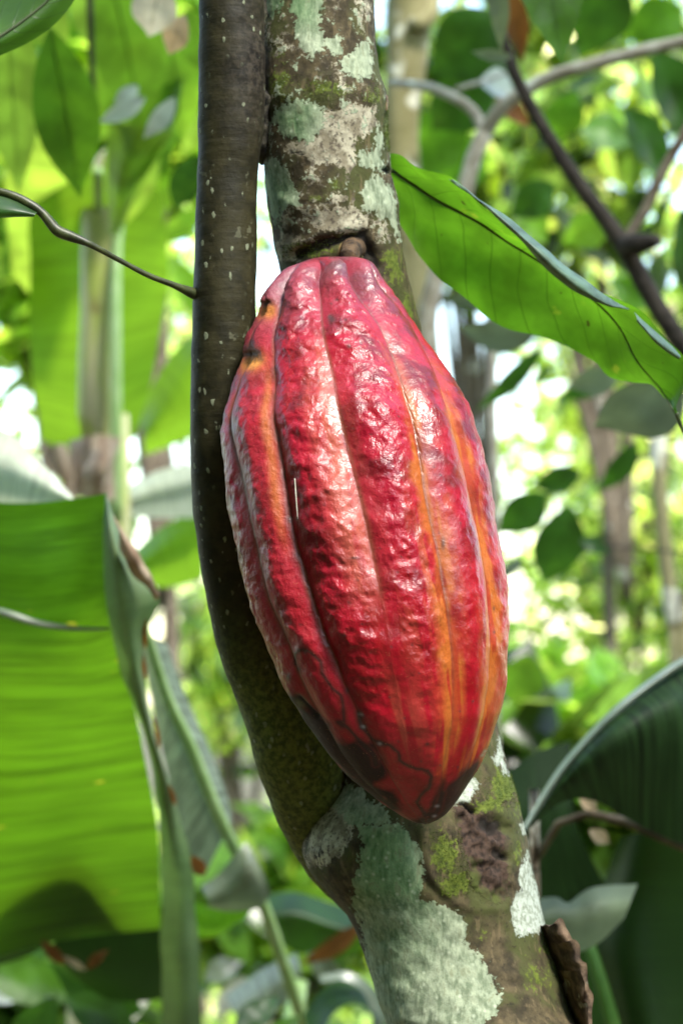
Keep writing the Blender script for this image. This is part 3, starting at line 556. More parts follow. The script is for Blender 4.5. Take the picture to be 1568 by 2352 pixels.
tube('stub', [at(1428, 562, 1.49), at(1465, 560, 1.48), at(1512, 552, 1.47)], [.006, .0075, .004], M['bark_dark'], t, n=10, rough=.15)
tube('branch', [at(1432, 556, 1.5), at(1482, 480, 1.5), at(1525, 385, 1.5), at(1600, 255, 1.5), at(1700, 60, 1.5)], [.0045, .004, .0038, .0035, .003], M['bark_brown'], t, n=10, rough=.08)
M['hang'] = leafmat('leaf_dark_veined', (.03, .08, .012), glow=(.12, .24, .015), trans=.45, rough=.4, veins='cacao', nv=9)
L((1222, -190), (1288, 150), 165, 1.1, 'hang', .15, t, d1=1.1, label='dark veined leaf hanging from the top edge', rib_mat=M['rib_dark'], petiole=at(1130, -260, 1.45))
L((1112, -120), (1150, 122), 52, 1.25, 'grey', .2, t, label='narrow pale green leaf hanging at the top')
L((1145, -60), (1200, 145), 62, 1.45, 'orange', .2, t, label='orange withered leaf hanging at the top')
L((1175, 130), (1080, 118), 30, 1.4, 'grey', .5, t); L((1140, 225), (1215, 290), 50, 1.9, 'orange', .2, t)
L((1100, 190), (1185, 215), 90, 1.8, 'silver', .6, t, label='shiny grey leaf in the fork')
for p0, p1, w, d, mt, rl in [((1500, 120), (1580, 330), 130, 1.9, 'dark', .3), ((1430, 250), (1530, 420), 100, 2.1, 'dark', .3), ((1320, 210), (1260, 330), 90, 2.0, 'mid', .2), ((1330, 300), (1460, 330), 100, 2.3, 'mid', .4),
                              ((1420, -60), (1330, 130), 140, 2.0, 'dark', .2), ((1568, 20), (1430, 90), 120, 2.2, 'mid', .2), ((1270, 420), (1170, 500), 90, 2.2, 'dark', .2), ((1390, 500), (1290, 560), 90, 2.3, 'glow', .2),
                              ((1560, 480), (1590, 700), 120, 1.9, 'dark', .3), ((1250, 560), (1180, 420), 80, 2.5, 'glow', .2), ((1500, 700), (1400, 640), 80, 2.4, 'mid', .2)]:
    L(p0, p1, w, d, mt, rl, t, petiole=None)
L((1560, 850), (1360, 985), 200, 1.35, 'grey', .7, t, label='broad grey green leaf behind the tip of the big leaf')
L((1420, 845), (1300, 890), 80, 1.5, 'grey', .6, t)
h0 = at(1132, 1600, 2.3)
t = thing('understory_sapling', 'thin upright sapling with dark oval leaves just right of the pod', 'sapling', [h0[0], h0[1], 0])
tube('stem', [[h0[0], h0[1], -.05], h0, at(1136, 1150, 2.3), at(1130, 950, 2.3), at(1132, 780, 2.3), at(1140, 560, 2.3)], [.0075, .0065, .005, .0048, .0044, .004], M['bark_grey'], t, n=8, seg=40)
for p0, p1, w, d, mt, rl, lab in [((1245, 795), (1092, 945), 46, 2.1, 'dark', .3, 'narrow dark leaf beside the upper right of the pod'), ((1395, 878), (1280, 912), 42, 2.1, 'dark', .3, None), ((1250, 1130), (1140, 1225), 95, 2.2, 'dark', .2, 'broad dark leaf touching the pod outline'),
                                   ((1305, 1160), (1248, 1342), 118, 2.1, 'dark', .1, 'largest oval leaf hanging right of the pod'), ((1462, 1015), (1372, 1130), 60, 2.3, 'dark', .3, None), ((1330, 1080), (1220, 1120), 70, 2.4, 'dark', .3, None),
                                   ((1230, 770), (1050, 750), 90, 1.75, 'grey', .6, 'grey sheened leaf behind the lower edge of the big leaf'), ((1200, 660), (1010, 690), 70, 1.9, 'grey', .6, None), ((1215, 1500), (1170, 1620), 110, 2.4, 'glow', .1, None),
                                   ((1150, 1330), (1200, 1280), 30, 1.8, 'dark', .3, None), ((1330, 1240), (1400, 1270), 40, 2.0, 'dark', .3, None)]:
    L(p0, p1, w, d, mt, rl, t, label=lab)
tube('twig', [at(1136, 1350, 2.3), at(1200, 1300, 2.28), at(1380, 1258, 2.25), at(1600, 1272, 2.25)], [.002, .002, .0016, .0014], M['bark_dark'], t, n=6)
k0 = at(1560, 1600, 2.4)
t = thing('thin_tree', 'thin tan tree stem near the right photo edge beside the speckled shrub', 'tree', [k0[0], k0[1], 0])
tube('trunk', [[k0[0], k0[1], -.1], k0, at(1545, 1450, 2.4), at(1518, 1180, 2.4), at(1512, 1000, 2.4), at(1540, 700, 2.4)], [.014, .012, .0095, .0085, .008, .006], M['bark_lichen'], t, n=10, seg=40)
# ------------------------------------------------------------------ the cacao tree: trunk, shoot, leaves
def smin0(a): return np.maximum(a, 0)
TR = [(-900, 606, 846, .84), (-300, 604, 850, .835), (0, 600, 858, .83), (60, 598, 861, .829), (120, 594, 866, .828), (200, 588, 878, .827), (250, 592, 888, .826), (300, 598, 890, .826), (350, 603, 893, .826), (400, 607, 899, .826), (440, 612, 905, .826), (500, 619, 913, .826), (560, 629, 923, .827), (620, 641, 935, .829), (700, 657, 952, .833),
      (900, 692, 1000, .842), (1100, 722, 1045, .848), (1300, 746, 1080, .85), (1500, 766, 1112, .848), (1640, 772, 1136, .846), (1700, 774, 1148, .845), (1780, 772, 1172, .842), (1820, 760, 1183, .841), (1860, 728, 1194, .84), (1900, 700, 1203, .84), (1950, 690, 1214, .838), (1995, 706, 1224, .837), (2040, 742, 1233, .836), (2090, 790, 1243, .834), (2150, 822, 1255, .832), (2210, 842, 1274, .83), (2270, 862, 1300, .828), (2352, 886, 1322, .826),
      (2500, 930, 1368, .82), (3000, 1000, 1500, .81), (4200, 1010, 1620, .80), (7200, 990, 1680, .80)]
TRa = np.array(TR, float)
base = at(1300, 7000, .80); base[2] = 0
cacao = thing('cacao_tree', 'cacao tree with lichen patched trunk, a dark side shoot and a red pod on it', 'cacao tree', base)
nr, nc = 620, 300
yy = np.concatenate([np.linspace(-900, -20, 60), np.linspace(-10, 2370, 500), np.linspace(2390, 7200, 60)])
xl, xr, dd = (np.interp(yy, TRa[:, 0], TRa[:, k]) for k in (1, 2, 3))
def smooth(a, k=9):
    p = np.pad(a, k, mode='edge'); return np.convolve(p, np.ones(2 * k + 1) / (2 * k + 1), 'valid')
xl, xr, dd = smooth(xl, 4), smooth(xr, 6), smooth(smooth(dd, 24), 24)
C = np.array([at((a + b) / 2, y, d) for a, b, y, d in zip(xl, xr, yy, dd)]); Rr = (xr - xl) / 2 * K * dd
th = np.linspace(0, 2 * math.pi, nc, endpoint=False)
# axes of each ring: across the picture, and towards the viewer
Tn = np.gradient(C, axis=0); Tn /= np.linalg.norm(Tn, axis=1)[:, None]
Tn = np.stack([smooth(Tn[:, k], 16) for k in range(3)], 1); Tn /= np.linalg.norm(Tn, axis=1)[:, None]
E2 = -FWD[None] - Tn * (Tn @ -FWD)[:, None]; E2 /= np.linalg.norm(E2, axis=1)[:, None]
D = RIGHT[None, None] * np.sin(th)[None, :, None] + E2[:, None] * np.cos(th)[None, :, None]
V0 = C[:, None] + D * Rr[:, None, None]
px, py, _ = sheet(V0.reshape(-1, 3)); px = px.reshape(nr, nc); py = py.reshape(nr, nc)
front = np.cos(th)[None, :] * np.ones((nr, 1)) > -.15
q = V0.reshape(-1, 3)
n1 = fbm(q * 60, 2, 3).reshape(nr, nc) - .5; n2 = fbm(q * 220, 4, 3).reshape(nr, nc) - .5
U = K * .83                                       # metres per sheet unit at the trunk
def poly(pts): return np.where(front, sdpoly(px, py, pts), -60.0)
def fld(sd, w=44.0): return np.clip(.5 + sd / w, 0, 1)
knot_poly = [(1043, 1850), (1112, 1868), (1165, 1900), (1160, 1955), (1171, 2060), (1139, 2079), (1084, 2038), (1066, 1951)]
rim = [(968, 1905), (976, 1960), (997, 2030), (1043, 2072), (1089, 2090), (1157, 2082), (1185, 2040)]
wound = [(686, 588), (741, 563), (796, 546), (838, 545), (862, 590), (872, 622)]
disp = n1 * 9 + n2 * 4
kf = fld(poly(knot_poly), 40)
disp += kf * (-8 + 34 * n2 + 20 * n1)
rl = np.where(front, dline(px, py, rim), 99)
disp += (4 + 14 * n1) * np.exp(-(rl / 12) ** 2) - 6 * np.exp(-(np.where(front, dline(px, py, [(x - 22, y - 8) for x, y in rim[:4]]), 99) / 12) ** 2)
holes = np.zeros_like(px)
wx, wy = px + n1 * 70 + n2 * 30, py + n2 * 40 - n1 * 50
for hx, hy, ax_, ay_ in [(1128, 1902, 30, 22), (1152, 1966, 20, 13), (893, 398, 16, 8), (862, 592, 14, 34), (1075, 1856, 30, 8)]:
    holes = np.maximum(holes, np.where(front, np.exp(-(((wx - hx) / ax_) ** 2 + ((wy - hy) / ay_) ** 2)), 0))
disp -= 16 * holes
wl_ = np.where(front, dline(px + n1 * 22, py + n2 * 26 + n1 * 22, wound), 99)
disp += -12 * np.exp(-(wl_ / 11) ** 2) + 5 * np.exp(-(np.where(front, dline(px, py, [(x - 6, y - 24) for x, y in wound[:5]]), 99) / 14) ** 2)
for cr in ([(610, 262), (640, 254), (700, 256), (775, 255)], [(684, 476), (704, 467), (745, 464), (790, 470)], [(656, 340), (668, 352), (700, 358)]):
    disp -= 4 * sstep(-.12, .12, n1) * np.exp(-(np.where(front, dline(px + n2 * 20, py + n2 * 24 + n1 * 30, cr), 99) / 4) ** 2)
disp += 10 * np.exp(-(((py - 215) / 45) ** 2)) * (.5 + n1)     # swollen node
disp += 8 * np.exp(-(((py - 470) / 30) ** 2)) * (.3 + n1)
lump = 1.3 * np.sin(py / 9.0 + 3 * n1) * np.sin(px / 13.0 + 2 * n1)
bigl = [(827, 1896), (928, 1896), (956, 1937), (974, 2010), (960, 2065), (1070, 2102), (1070, 2139), (1061, 2162), (1116, 2212), (1153, 2285), (1144, 2322), (1107, 2360), (1090, 2450), (880, 2450), (873, 2352), (827, 2139), (805, 2079), (823, 1992)]
bf = fld(poly(bigl), 34)
disp += lump * bf * sstep(2080, 2160, py)
V = V0 + D * (disp * U)[:, :, None]
lich = np.zeros_like(px); white = np.zeros_like(px); moss = np.zeros_like(px); green = np.zeros_like(px)
for pts in ([(601, -40), (654, -40), (654, 0), (640, 26), (619, 37), (598, 20)], [(664, -40), (735, -40), (743, 40), (733, 53), (746, 79), (741, 119), (714, 127), (696, 111), (675, 87), (675, 53), (682, 40), (664, 26)],
            [(746, 82), (772, 84), (786, 106), (788, 127), (775, 132), (751, 119)], [(825, 95), (844, 92), (854, 119), (855, 158), (851, 180), (825, 182), (791, 169), (775, 148), (788, 127), (809, 121)],
            [(627, 259), (677, 232), (725, 232), (746, 245), (741, 290), (727, 311), (690, 325), (656, 319), (630, 280)], [(867, 290), (881, 317), (878, 351), (894, 396), (875, 391), (828, 380), (830, 348), (862, 340)],
            [(857, 404), (899, 428), (910, 488), (918, 554), (889, 507), (836, 480), (822, 443), (838, 414)], [(617, 364), (638, 362), (675, 428), (693, 470), (651, 480), (630, 525), (614, 449), (605, 396)],
            bigl, [(790, 1786), (910, 1882), (860, 1900), (800, 1890), (760, 1840)]):
    lich = np.maximum(lich, fld(poly(pts)))
grey = np.zeros_like(px)
for pts in ([(741, 253), (800, 246), (862, 238), (867, 290), (835, 315), (809, 327), (817, 383), (796, 396), (770, 377), (720, 375), (651, 343), (658, 327), (727, 311)], [(730, 480), (809, 472), (846, 501), (844, 528), (791, 536), (730, 533), (717, 509)],
            [(767, 443), (809, 450), (812, 462), (764, 466)], [(790, 1790), (772, 1832), (722, 1873), (704, 1928), (704, 1990), (768, 1983), (804, 1928), (812, 1882)], [(640, 530), (690, 540), (680, 600), (640, 600)]):
    grey = np.maximum(grey, fld(poly(pts)))
for pts in ([(1146, 1690), (1157, 1745), (1177, 1785), (1157, 1777), (1136, 1740)], [(1210, 1955), (1230, 2020), (1256, 2134), (1208, 2150), (1185, 2143), (1171, 2088), (1189, 2047), (1194, 1992)], [(1192, 1890), (1210, 1885), (1216, 1918), (1200, 1915)], [(1046, 1842), (1084, 1780), (1100, 1800), (1075, 1840)]):
    white = np.maximum(white, fld(poly(pts), 30))
for mx, my, ax_, ay_, a in [(760, 205, 90, 35, .75), (640, 190, 50, 60, .7), (850, 225, 40, 40, .7), (640, 120, 40, 60, .6), (700, 575, 70, 22, .95), (900, 610, 50, 70, .7), (885, 60, 18, 90, .7), (895, 300, 14, 60, .9), (725, 455, 60, 22, .6), (770, 425, 40, 25, .6), (830, 60, 40, 60, .45),
                            (1157, 1804, 36, 60, .95), (1120, 1850, 50, 26, .9), (1020, 1960, 40, 70, .95), (1045, 2030, 45, 35, .9), (1200, 1850, 25, 60, .7), (1263, 2165, 30, 40, .8), (1190, 1965, 14, 50, .7), (1100, 2150, 40, 40, .5), (1230, 2240, 70, 70, .55), (930, 720, 40, 60, .7)]:
    moss = np.maximum(moss, np.where(front, a * np.exp(-(((px - mx) / ax_) ** 2 + ((py - my) / ay_) ** 2)), 0))
green = np.where(front, np.maximum.reduce([fld(poly([(627, 259), (700, 232), (720, 260), (690, 330), (630, 290)]), 60) * .9, fld(poly([(820, 1880), (950, 1880), (985, 2090), (800, 2080)]), 90), fld(poly([(601, -40), (735, -40), (720, 60), (600, 60)]), 60) * .8, fld(poly([(600, 360), (680, 430), (640, 560), (600, 450)]), 60) * .7, .55 * fld(poly([(860, 2080), (1000, 2090), (900, 2300), (840, 2150)]), 120)]), .3)
back = ~front
lich = np.where(back, np.clip(.25 + 1.2 * n1, 0, .6), lich); grey = np.maximum(grey, np.where(front & (py < 560), .37 + .55 * n1, 0)); lich = np.maximum(lich, np.where(front & (py < 560), .27 + .6 * n2, 0)); moss = np.where(back, np.clip(.4 + n1, 0, .8), moss)
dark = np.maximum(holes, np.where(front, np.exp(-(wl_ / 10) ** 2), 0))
for cr, w in (([(610, 262), (640, 254), (700, 256), (775, 255)], 4), ([(684, 476), (704, 467), (745, 464), (790, 470)], 4), ([(656, 340), (668, 352), (700, 358)], 5), ([(888, 1924), (904, 1950), (914, 1990), (908, 2006), (890, 2010)], 3), ([(830, 1988), (880, 1998)], 3), ([(742, 1880), (722, 1920), (730, 1985)], 3), ([(752, 1890), (738, 1940), (738, 1990)], 3)):
    dark = np.maximum(dark, np.where(front, .8 * sstep(-.15, .1, n1) * np.exp(-(dline(px + n2 * 20, py + n2 * 24 + n1 * 30, cr) / w) ** 2), 0))
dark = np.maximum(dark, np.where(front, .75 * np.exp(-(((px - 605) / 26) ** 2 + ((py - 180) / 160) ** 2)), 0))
tanw = np.where(front, np.exp(-(((px - 802) / 26) ** 2 + ((py - 574) / 26) ** 2)), 0)
kfield = np.where(front, kf, 0)
A = N('cacao_bark')
co = A.obj(); nA = A.noise(150, 5, .65); nB = A.noise(520, 4, .65); nC = A.noise(45, 4, .6)
str_ = A.noise(1.0, 4, .6, vec=A.scalev(co, (330, 330, 90)))
c = A.mix(A.ramp(nA, .32, .68), (.026, .020, .010), (.088, .066, .034)); c = A.mix(A.ramp(nC, .45, .62), c, (.052, .056, .016))
c = A.mix(A.ramp(str_, .56, .66, 0, .5), c, (.15, .11, .06)); c = A.mix(A.ramp(nB, .56, .66, 0, .75), c, (.018, .014, .008))
rag = A.math('ADD', A.math('MULTIPLY', A.math('SUBTRACT', nA, .5), 1.1), A.math('MULTIPLY', A.math('SUBTRACT', nB, .5), 1.3))
def mask(name, lo=.46, hi=.54, k=1.0): return A.ramp(A.math('ADD', A.attr(name), A.math('MULTIPLY', rag, k)), lo, hi)
mk = mask('knot', .4, .6, .6); c = A.mix(mk, c, A.mix(A.ramp(nB, .35, .6), (.018, .011, .008), (.058, .034, .024)))
c = A.mix(A.math('MULTIPLY', mk, A.ramp(nC, .5, .62)), c, (.05, .06, .012)); mm = mask('moss', .50, .68, 1.1); c = A.mix(mm, c, A.mix(A.ramp(nB, .35, .65), (.045, .065, .008), (.105, .13, .018)))
mg = mask('grey'); gcol = A.mix(A.ramp(nA, .40, .62), (.20, .17, .12), (.44, .40, .31)); gcol = A.mix(A.ramp(nB, .50, .62), gcol, (.10, .08, .06)); c = A.mix(A.math('MULTIPLY', mg, .95), c, gcol)
ls = A.noise(1.0, 4, .62, vec=A.scalev(co, (380, 380, 120))); lb = A.math('ADD', A.math('MULTIPLY', ls, .65), A.math('MULTIPLY', nA, .35)); ml = mask('lichen'); lg = A.mix(A.attr('green'), A.mix(A.ramp(lb, .36, .64), (.12, .15, .095), (.36, .40, .29)), A.mix(A.ramp(lb, .36, .64), (.060, .13, .05), (.19, .29, .14)))
lg = A.mix(A.ramp(ls, .56, .66, 0, .6), lg, (.12, .13, .07)); lg = A.mix(A.ramp(A.voro(330, feature='DISTANCE_TO_EDGE'), .0, .08, .22, 0), lg, (.15, .17, .10)); lg = A.mix(A.ramp(A.voro(260), .0, .28, .4, 0.0), lg, (.62, .66, .52)); c = A.mix(ml, c, lg)
mw = mask('white', k=1.1); c = A.mix(mw, c, A.mix(A.ramp(nB, .4, .65), (.40, .43, .38), (.18, .20, .15)))
c = A.mix(A.ramp(A.attr('tan'), .3, .7), c, A.mix(A.ramp(nB, .4, .6), (.15, .08, .04), (.42, .27, .12)))
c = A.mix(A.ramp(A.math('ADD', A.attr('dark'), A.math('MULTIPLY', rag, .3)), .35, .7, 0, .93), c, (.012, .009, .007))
h = A.math('ADD', A.math('MULTIPLY', nA, .8), A.math('ADD', A.math('MULTIPLY', nB, .35), A.math('MULTIPLY', A.math('MAXIMUM', ml, mw), .3)))
h = A.math('ADD', h, A.math('ADD', A.math('MULTIPLY', A.math('MULTIPLY', str_, mk), .8), A.math('MULTIPLY', A.math('MULTIPLY', ls, ml), .5)))
c = A.mix(1.0, c, (.95, .97, .92), 'MULTIPLY')
M['cacao_bark'] = A.done(A.pbsdf(c, .85, A.bump(h, .7, .0008), .25))
fl = lambda a: np.asarray(a).reshape(-1)
mesh('trunk', V.reshape(-1, 3), grid_faces(nr, nc, True)[:, ::-1], M['cacao_bark'], cacao, attrs=dict(lichen=fl(lich), white=fl(white), moss=fl(moss), green=fl(green), grey=fl(grey), dark=fl(dark), knot=fl(kfield), tan=fl(tanw)))

# side shoot
SH = np.array([(-900, 470, 604, .80), (-300, 458, 600, .80), (0, 455, 602, .80), (200, 455, 606, .80), (330, 455, 604, .80), (375, 454, 592, .80), (450, 452, 588, .80), (560, 447, 588, .80), (700, 443, 588, .80), (860, 440, 588, .802), (1000, 437, 589, .805), (1150, 441, 596, .81), (1270, 455, 612, .815), (1400, 480, 640, .82), (1500, 501, 664, .822), (1610, 539, 720, .825), (1700, 567, 772, .827), (1740, 581, 788, .829), (1800, 606, 812, .834), (1860, 630, 824, .842), (1920, 660, 826, .850), (1990, 699, 830, .854), (2060, 757, 880, .858), (2150, 850, 960, .86)], float)
ys = np.concatenate([np.linspace(-900, -20, 30), np.linspace(-10, 2150, 330)])
sxl, sxr, sd_ = (np.interp(ys, SH[:, 0], SH[:, k]) for k in (1, 2, 3)); sxl, sxr = smooth(sxl, 6), smooth(sxr, 6); sd_ = smooth(sd_, 10)
Cs = np.array([at((a + b) / 2, y, d) for a, b, y, d in zip(sxl, sxr, ys, sd_)])
Ts = np.gradient(Cs, axis=0); Ts /= np.linalg.norm(Ts, axis=1)[:, None]
Rs = (sxr - sxl) / 2 * K * sd_ * np.abs(Ts @ UP) / np.hypot(Ts @ UP, Ts @ RIGHT)                # ring is across the stem, not level
Es = -FWD[None] - Ts * (Ts @ -FWD)[:, None]; Es /= np.linalg.norm(Es, axis=1)[:, None]; Bs = np.cross(Es, Ts); Bs *= np.sign(Bs[:, :1])
ns = 120; t2 = np.linspace(0, 2 * math.pi, ns, endpoint=False)
Ds = Bs[:, None] * np.sin(t2)[None, :, None] + Es[:, None] * np.cos(t2)[None, :, None]
Vs = Cs[:, None] + Ds * Rs[:, None, None]; q = Vs.reshape(-1, 3)
sx_, sy_, _ = sheet(q)
nn = (fbm(q * 90, 11, 3) - .5).reshape(len(ys), ns)
up_ = np.clip(1 - np.abs(sy_ - 150) / 260, 0, 1).reshape(len(ys), ns) * sstep(470, 600, sx_).reshape(len(ys), ns)
low = sstep(1250, 1850, sy_).reshape(len(ys), ns)
Vs = Vs + Ds * ((nn * (5 + 10 * up_ + 3 * low) + up_ * 6 + 2.5 * (fbm(q * 28, 12, 2).reshape(nn.shape) - .5) * 2) * U)[:, :, None]
S = N('shoot_bark')
nS = S.noise(130, 4, .6); nS2 = S.noise(420, 4, .65); rb = S.noise(1.0, 3, .55, vec=S.scalev(S.obj(), (60, 60, 420)))
c = S.mix(S.ramp(nS, .35, .65), (.013, .0115, .004), (.030, .026, .010)); c = S.mix(S.ramp(S.attr('low'), .0, .8), c, S.mix(S.ramp(nS2, .35, .65), (.036, .050, .010), (.125, .150, .034)))
c = S.mix(S.attr('up'), c, S.mix(S.ramp(nS2, .4, .65), (.009, .007, .006), (.045, .036, .027)))
vs = S.voro(270, vec=S.scalev(S.obj(), (1, 1, .62))); vk = S.noise(55, 2)
lent = S.math('MULTIPLY', S.ramp(S.math('ADD', vs, S.math('MULTIPLY', S.math('SUBTRACT', nS2, .5), .7)), .13, .22, 1, 0), S.ramp(vk, .40, .52))
c = S.mix(S.math('MULTIPLY', lent, .85), c, (.20, .22, .14))
c = S.mix(S.ramp(S.noise(75, 4, .7), .66, .70, 0, .5), c, (.13, .13, .08))
hS = S.math('ADD', S.math('MULTIPLY', nS2, .5), S.math('ADD', S.math('MULTIPLY', rb, .6), S.math('MULTIPLY', lent, .6)))
M['shoot'] = S.done(S.pbsdf(c, .62, S.bump(hS, .6, .0007), .2))
M['seam'] = barkmat('bark_seam', (.010, .008, .006), (.045, .04, .024), (.10, .10, .06), 260, thr=.62)
Fs = grid_faces(len(ys), ns, True)
mesh('shoot', Vs.reshape(-1, 3), Fs, M['shoot'], cacao, attrs=dict(low=fl(low), up=fl(up_)), label='smooth dark side shoot curving up from the fork')

tube('bark_seam', [at(588, -600, .822), at(590, -60, .818), at(584, 60, .816), at(578, 140, .812), at(584, 220, .812), at(590, 290, .814), at(596, 345, .818), at(602, 375, .828)], [.003, .0035, .0038, .0046, .0048, .0042, .003, .001], M['seam'], cacao, n=28, seg=140, rough=.75, seed=5, label='dark ragged bark joining the shoot and the trunk')
# peeling bark flakes on the right flank, small moss tufts, leaf and twig
def flake(outer, inner, d0, d1, seed):
    blade('bark_flake', rails([(x - 26, y, d1 + .006) for x, y in inner], [((x + X) / 2, (y + Y) / 2, (d0 + d1) / 2 - .006) for (x, y), (X, Y) in zip(inner, outer)], [(x, y, d0) for x, y in outer]), M['flake'], cacao, 30, 5, .0016, 160, None, seed)
M['flake'] = barkmat('bark_flake', (.045, .030, .020), (.18, .12, .075), (.26, .24, .17), 160, thr=.6)
flake([(1262, 2132), (1286, 2108), (1300, 2132), (1312, 2155), (1322, 2180), (1322, 2230)], [(1250, 2120), (1256, 2140), (1264, 2165), (1272, 2190), (1286, 2220), (1298, 2250)], .812, .825, 51)
flake([(1318, 2158), (1330, 2170), (1333, 2205), (1346, 2212), (1350, 2262), (1362, 2290), (1358, 2330), (1364, 2420)], [(1272, 2170), (1280, 2195), (1288, 2215), (1296, 2240), (1306, 2270), (1314, 2300), (1320, 2330), (1336, 2400)], .806, .822, 52)
flake([(1330, 2230), (1342, 2260), (1340, 2290), (1350, 2330), (1352, 2420)], [(1298, 2230), (1308, 2262), (1316, 2290), (1322, 2320), (1336, 2400)], .798, .818, 53)
flake([(884, 216), (891, 222), (890, 240), (886, 252)], [(874, 214), (876, 226), (878, 240), (878, 254)], .826, .828, 54)
tuft = N('moss_tuft'); M['moss'] = tuft.done(tuft.pbsdf(tuft.mix(tuft.ramp(tuft.noise(400, 3), .35, .65), (.03, .05, .008), (.09, .125, .016)), .95, None, .1))
def moss(region, n, seed, ln=7):
    r = np.random.default_rng(seed); idx = np.flatnonzero((sdpoly(px, py, region) > 0) & front)
    k = r.choice(idx, n); b = V.reshape(-1, 3)[k]; nrm = D.reshape(-1, 3)[k]
    dirv = nrm + r.normal(size=(n, 3)) * .8; dirv /= np.linalg.norm(dirv, axis=1)[:, None]; l = (ln * r.uniform(.4, 1.3, (n, 1))) * U
    sd = np.cross(dirv, r.normal(size=(n, 3))); sd /= np.linalg.norm(sd, axis=1)[:, None]
    Vm = np.stack([b - sd * .9 * U - nrm * U, b + sd * .9 * U - nrm * U, b + dirv * l + sd * .2 * U], 1).reshape(-1, 3)
    o = mesh('moss', Vm, np.arange(3 * n).reshape(-1, 3), M['moss'], cacao, smooth=False); o['kind'] = 'stuff'
moss([(880, 225), (900, 225), (905, 350), (880, 345)], 500, 61, 8); moss([(640, 565), (760, 545), (800, 545), (690, 592), (650, 590)], 500, 62, 6)
moss([(985, 1910), (1060, 1900), (1090, 2060), (1010, 2060)], 1100, 63, 6); moss([(1090, 1790), (1190, 1770), (1205, 1860), (1080, 1850)], 800, 64, 6); moss([(640, 170), (860, 180), (880, 235), (640, 235)], 900, 65, 5)
moss([(1250, 2130), (1300, 2230), (1270, 2250), (1240, 2150)], 300, 66, 6)

M['cacao_leaf'] = leafmat('cacao_leaf', (.035, .11, .010), glow=(.10, .25, .008), trans=.58, rough=.38, veins='cacao', nv=12, var=.30, mottle=45, blem=True)
M['cacao_leaf_top'] = leafmat('cacao_leaf_upper_side', (.07, .12, .075), glow=(.1, .2, .05), trans=.15, rough=.5, spec=.5, mottle=180)  # grey-blue gloss of the upper side put into its colour
big_leaf = blade('leaf', rails(
    [(880, 352, .858), (930, 357, .85), (985, 384, .84), (1055, 425, .833), (1120, 470, .828), (1190, 522, .826), (1262, 580, .826), (1330, 636, .828), (1395, 682, .832), (1448, 712, .838), (1492, 748, .842), (1534, 786, .848), (1566, 828, .852), (1572, 880, .856), (1553, 950, .858)],
    [(880, 375, 0.8580), (906, 402, 0.8589), (985, 442, 0.8563), (1045, 476, 0.8546), (1110, 518, 0.8540), (1180, 562, 0.8547), (1245, 606, 0.8557), (1310, 655, 0.8580), (1380, 716, 0.8597), (1425, 760, 0.8627), (1465, 806, 0.8650), (1497, 850, 0.8666), (1522, 892, 0.8663), (1540, 925, 0.8649), (1553, 951, 0.8580)],
    [(882, 395, 0.8580), (912, 468, 0.8723), (930, 522, 0.8783), (957, 578, 0.8794), (1000, 625, 0.8794), (1055, 672, 0.8797), (1115, 722, 0.8802), (1180, 760, 0.8810), (1245, 776, 0.8822), (1312, 802, 0.8817), (1368, 826, 0.8814), (1402, 862, 0.8794), (1445, 872, 0.8773), (1508, 880, 0.8723), (1552, 952, 0.8580)]),
    M['cacao_leaf'], cacao, 80, 10, .0055, 34, 'big glowing green leaf with dark veins right of the pod', 71, 1, .0008, M['rib_dark'])
blade('rolled_edge', rails(
    [(1030, 408, .8365), (1075, 437, .830), (1120, 470, .8265), (1190, 521, .8245), (1262, 578, .8245), (1330, 634, .8265), (1395, 680, .8305), (1444, 708, .836)],
    [(1035, 413, .832), (1082, 447, .825), (1128, 483, .821), (1196, 541, .818), (1262, 602, .818), (1325, 655, .820), (1392, 697, .826), (1444, 711, .834)],
    [(1040, 416, .834), (1088, 452, .828), (1135, 492, .824), (1198, 556, .822), (1258, 622, .822), (1318, 668, .824), (1388, 702, .829), (1444, 713, .836)]), M['cacao_leaf_top'], big_leaf, 60, 5, .0012, 60, None, 72)
blade('rolled_edge', rails([(1455, 716, .8365), (1492, 748, .8405), (1530, 782, .846), (1562, 818, .85)], [(1460, 732, .832), (1494, 768, .836), (1524, 796, .842), (1560, 822, .848)], [(1462, 740, .834), (1494, 778, .838), (1522, 802, .844), (1558, 826, .85)]), M['cacao_leaf_top'], big_leaf, 30, 5, .001, 60, None, 73)
tube('drip_tip', [at(1553, 948, .858), at(1558, 965, .858), at(1575, 1010, .86)], [.0012, .0009, .0004], M['rib_dark'], big_leaf, n=6)
tube('petiole', [at(850, 340, .865), at(868, 365, .86), at(895, 392, .851)], [.0022, .0018, .0014], M['rib_dark'], big_leaf, n=8)

M['twig'] = plainmat('green_brown_twig', (.018, .022, .006), (.045, .055, .014), 150, .45, .4)
twl = tube('twig', [at(470, 682, .80), at(440, 672, .795), at(400, 655, .79), at(340, 632, .785), at(270, 595, .78), at(205, 560, .775), at(160, 542, .775), at(130, 528, .775), at(100, 492, .775), at(70, 470, .775), at(20, 446, .775), at(-60, 428, .775), at(-200, 410, .775)],
     [.0032, .0021, .00125, .00105, .001, .0013, .0020, .0021, .0017, .0018, .0016, .0012, .001], M['twig'], cacao, n=12, seg=110, rough=.05, label='thin leaf stalk with swollen joints left of the shoot')
blade('leaf_blade', rails([(-200, 420, .775), (-60, 440, .775), (20, 452, .775), (90, 488, .775)], [(-200, 470, .77), (-60, 485, .77), (30, 488, .77), (80, 494, .772)], [(-200, 520, .775), (-60, 505, .775), (20, 498, .775), (76, 496, .775)]), M['dark'], twl, 20, 4, .001, 40, None, 74)

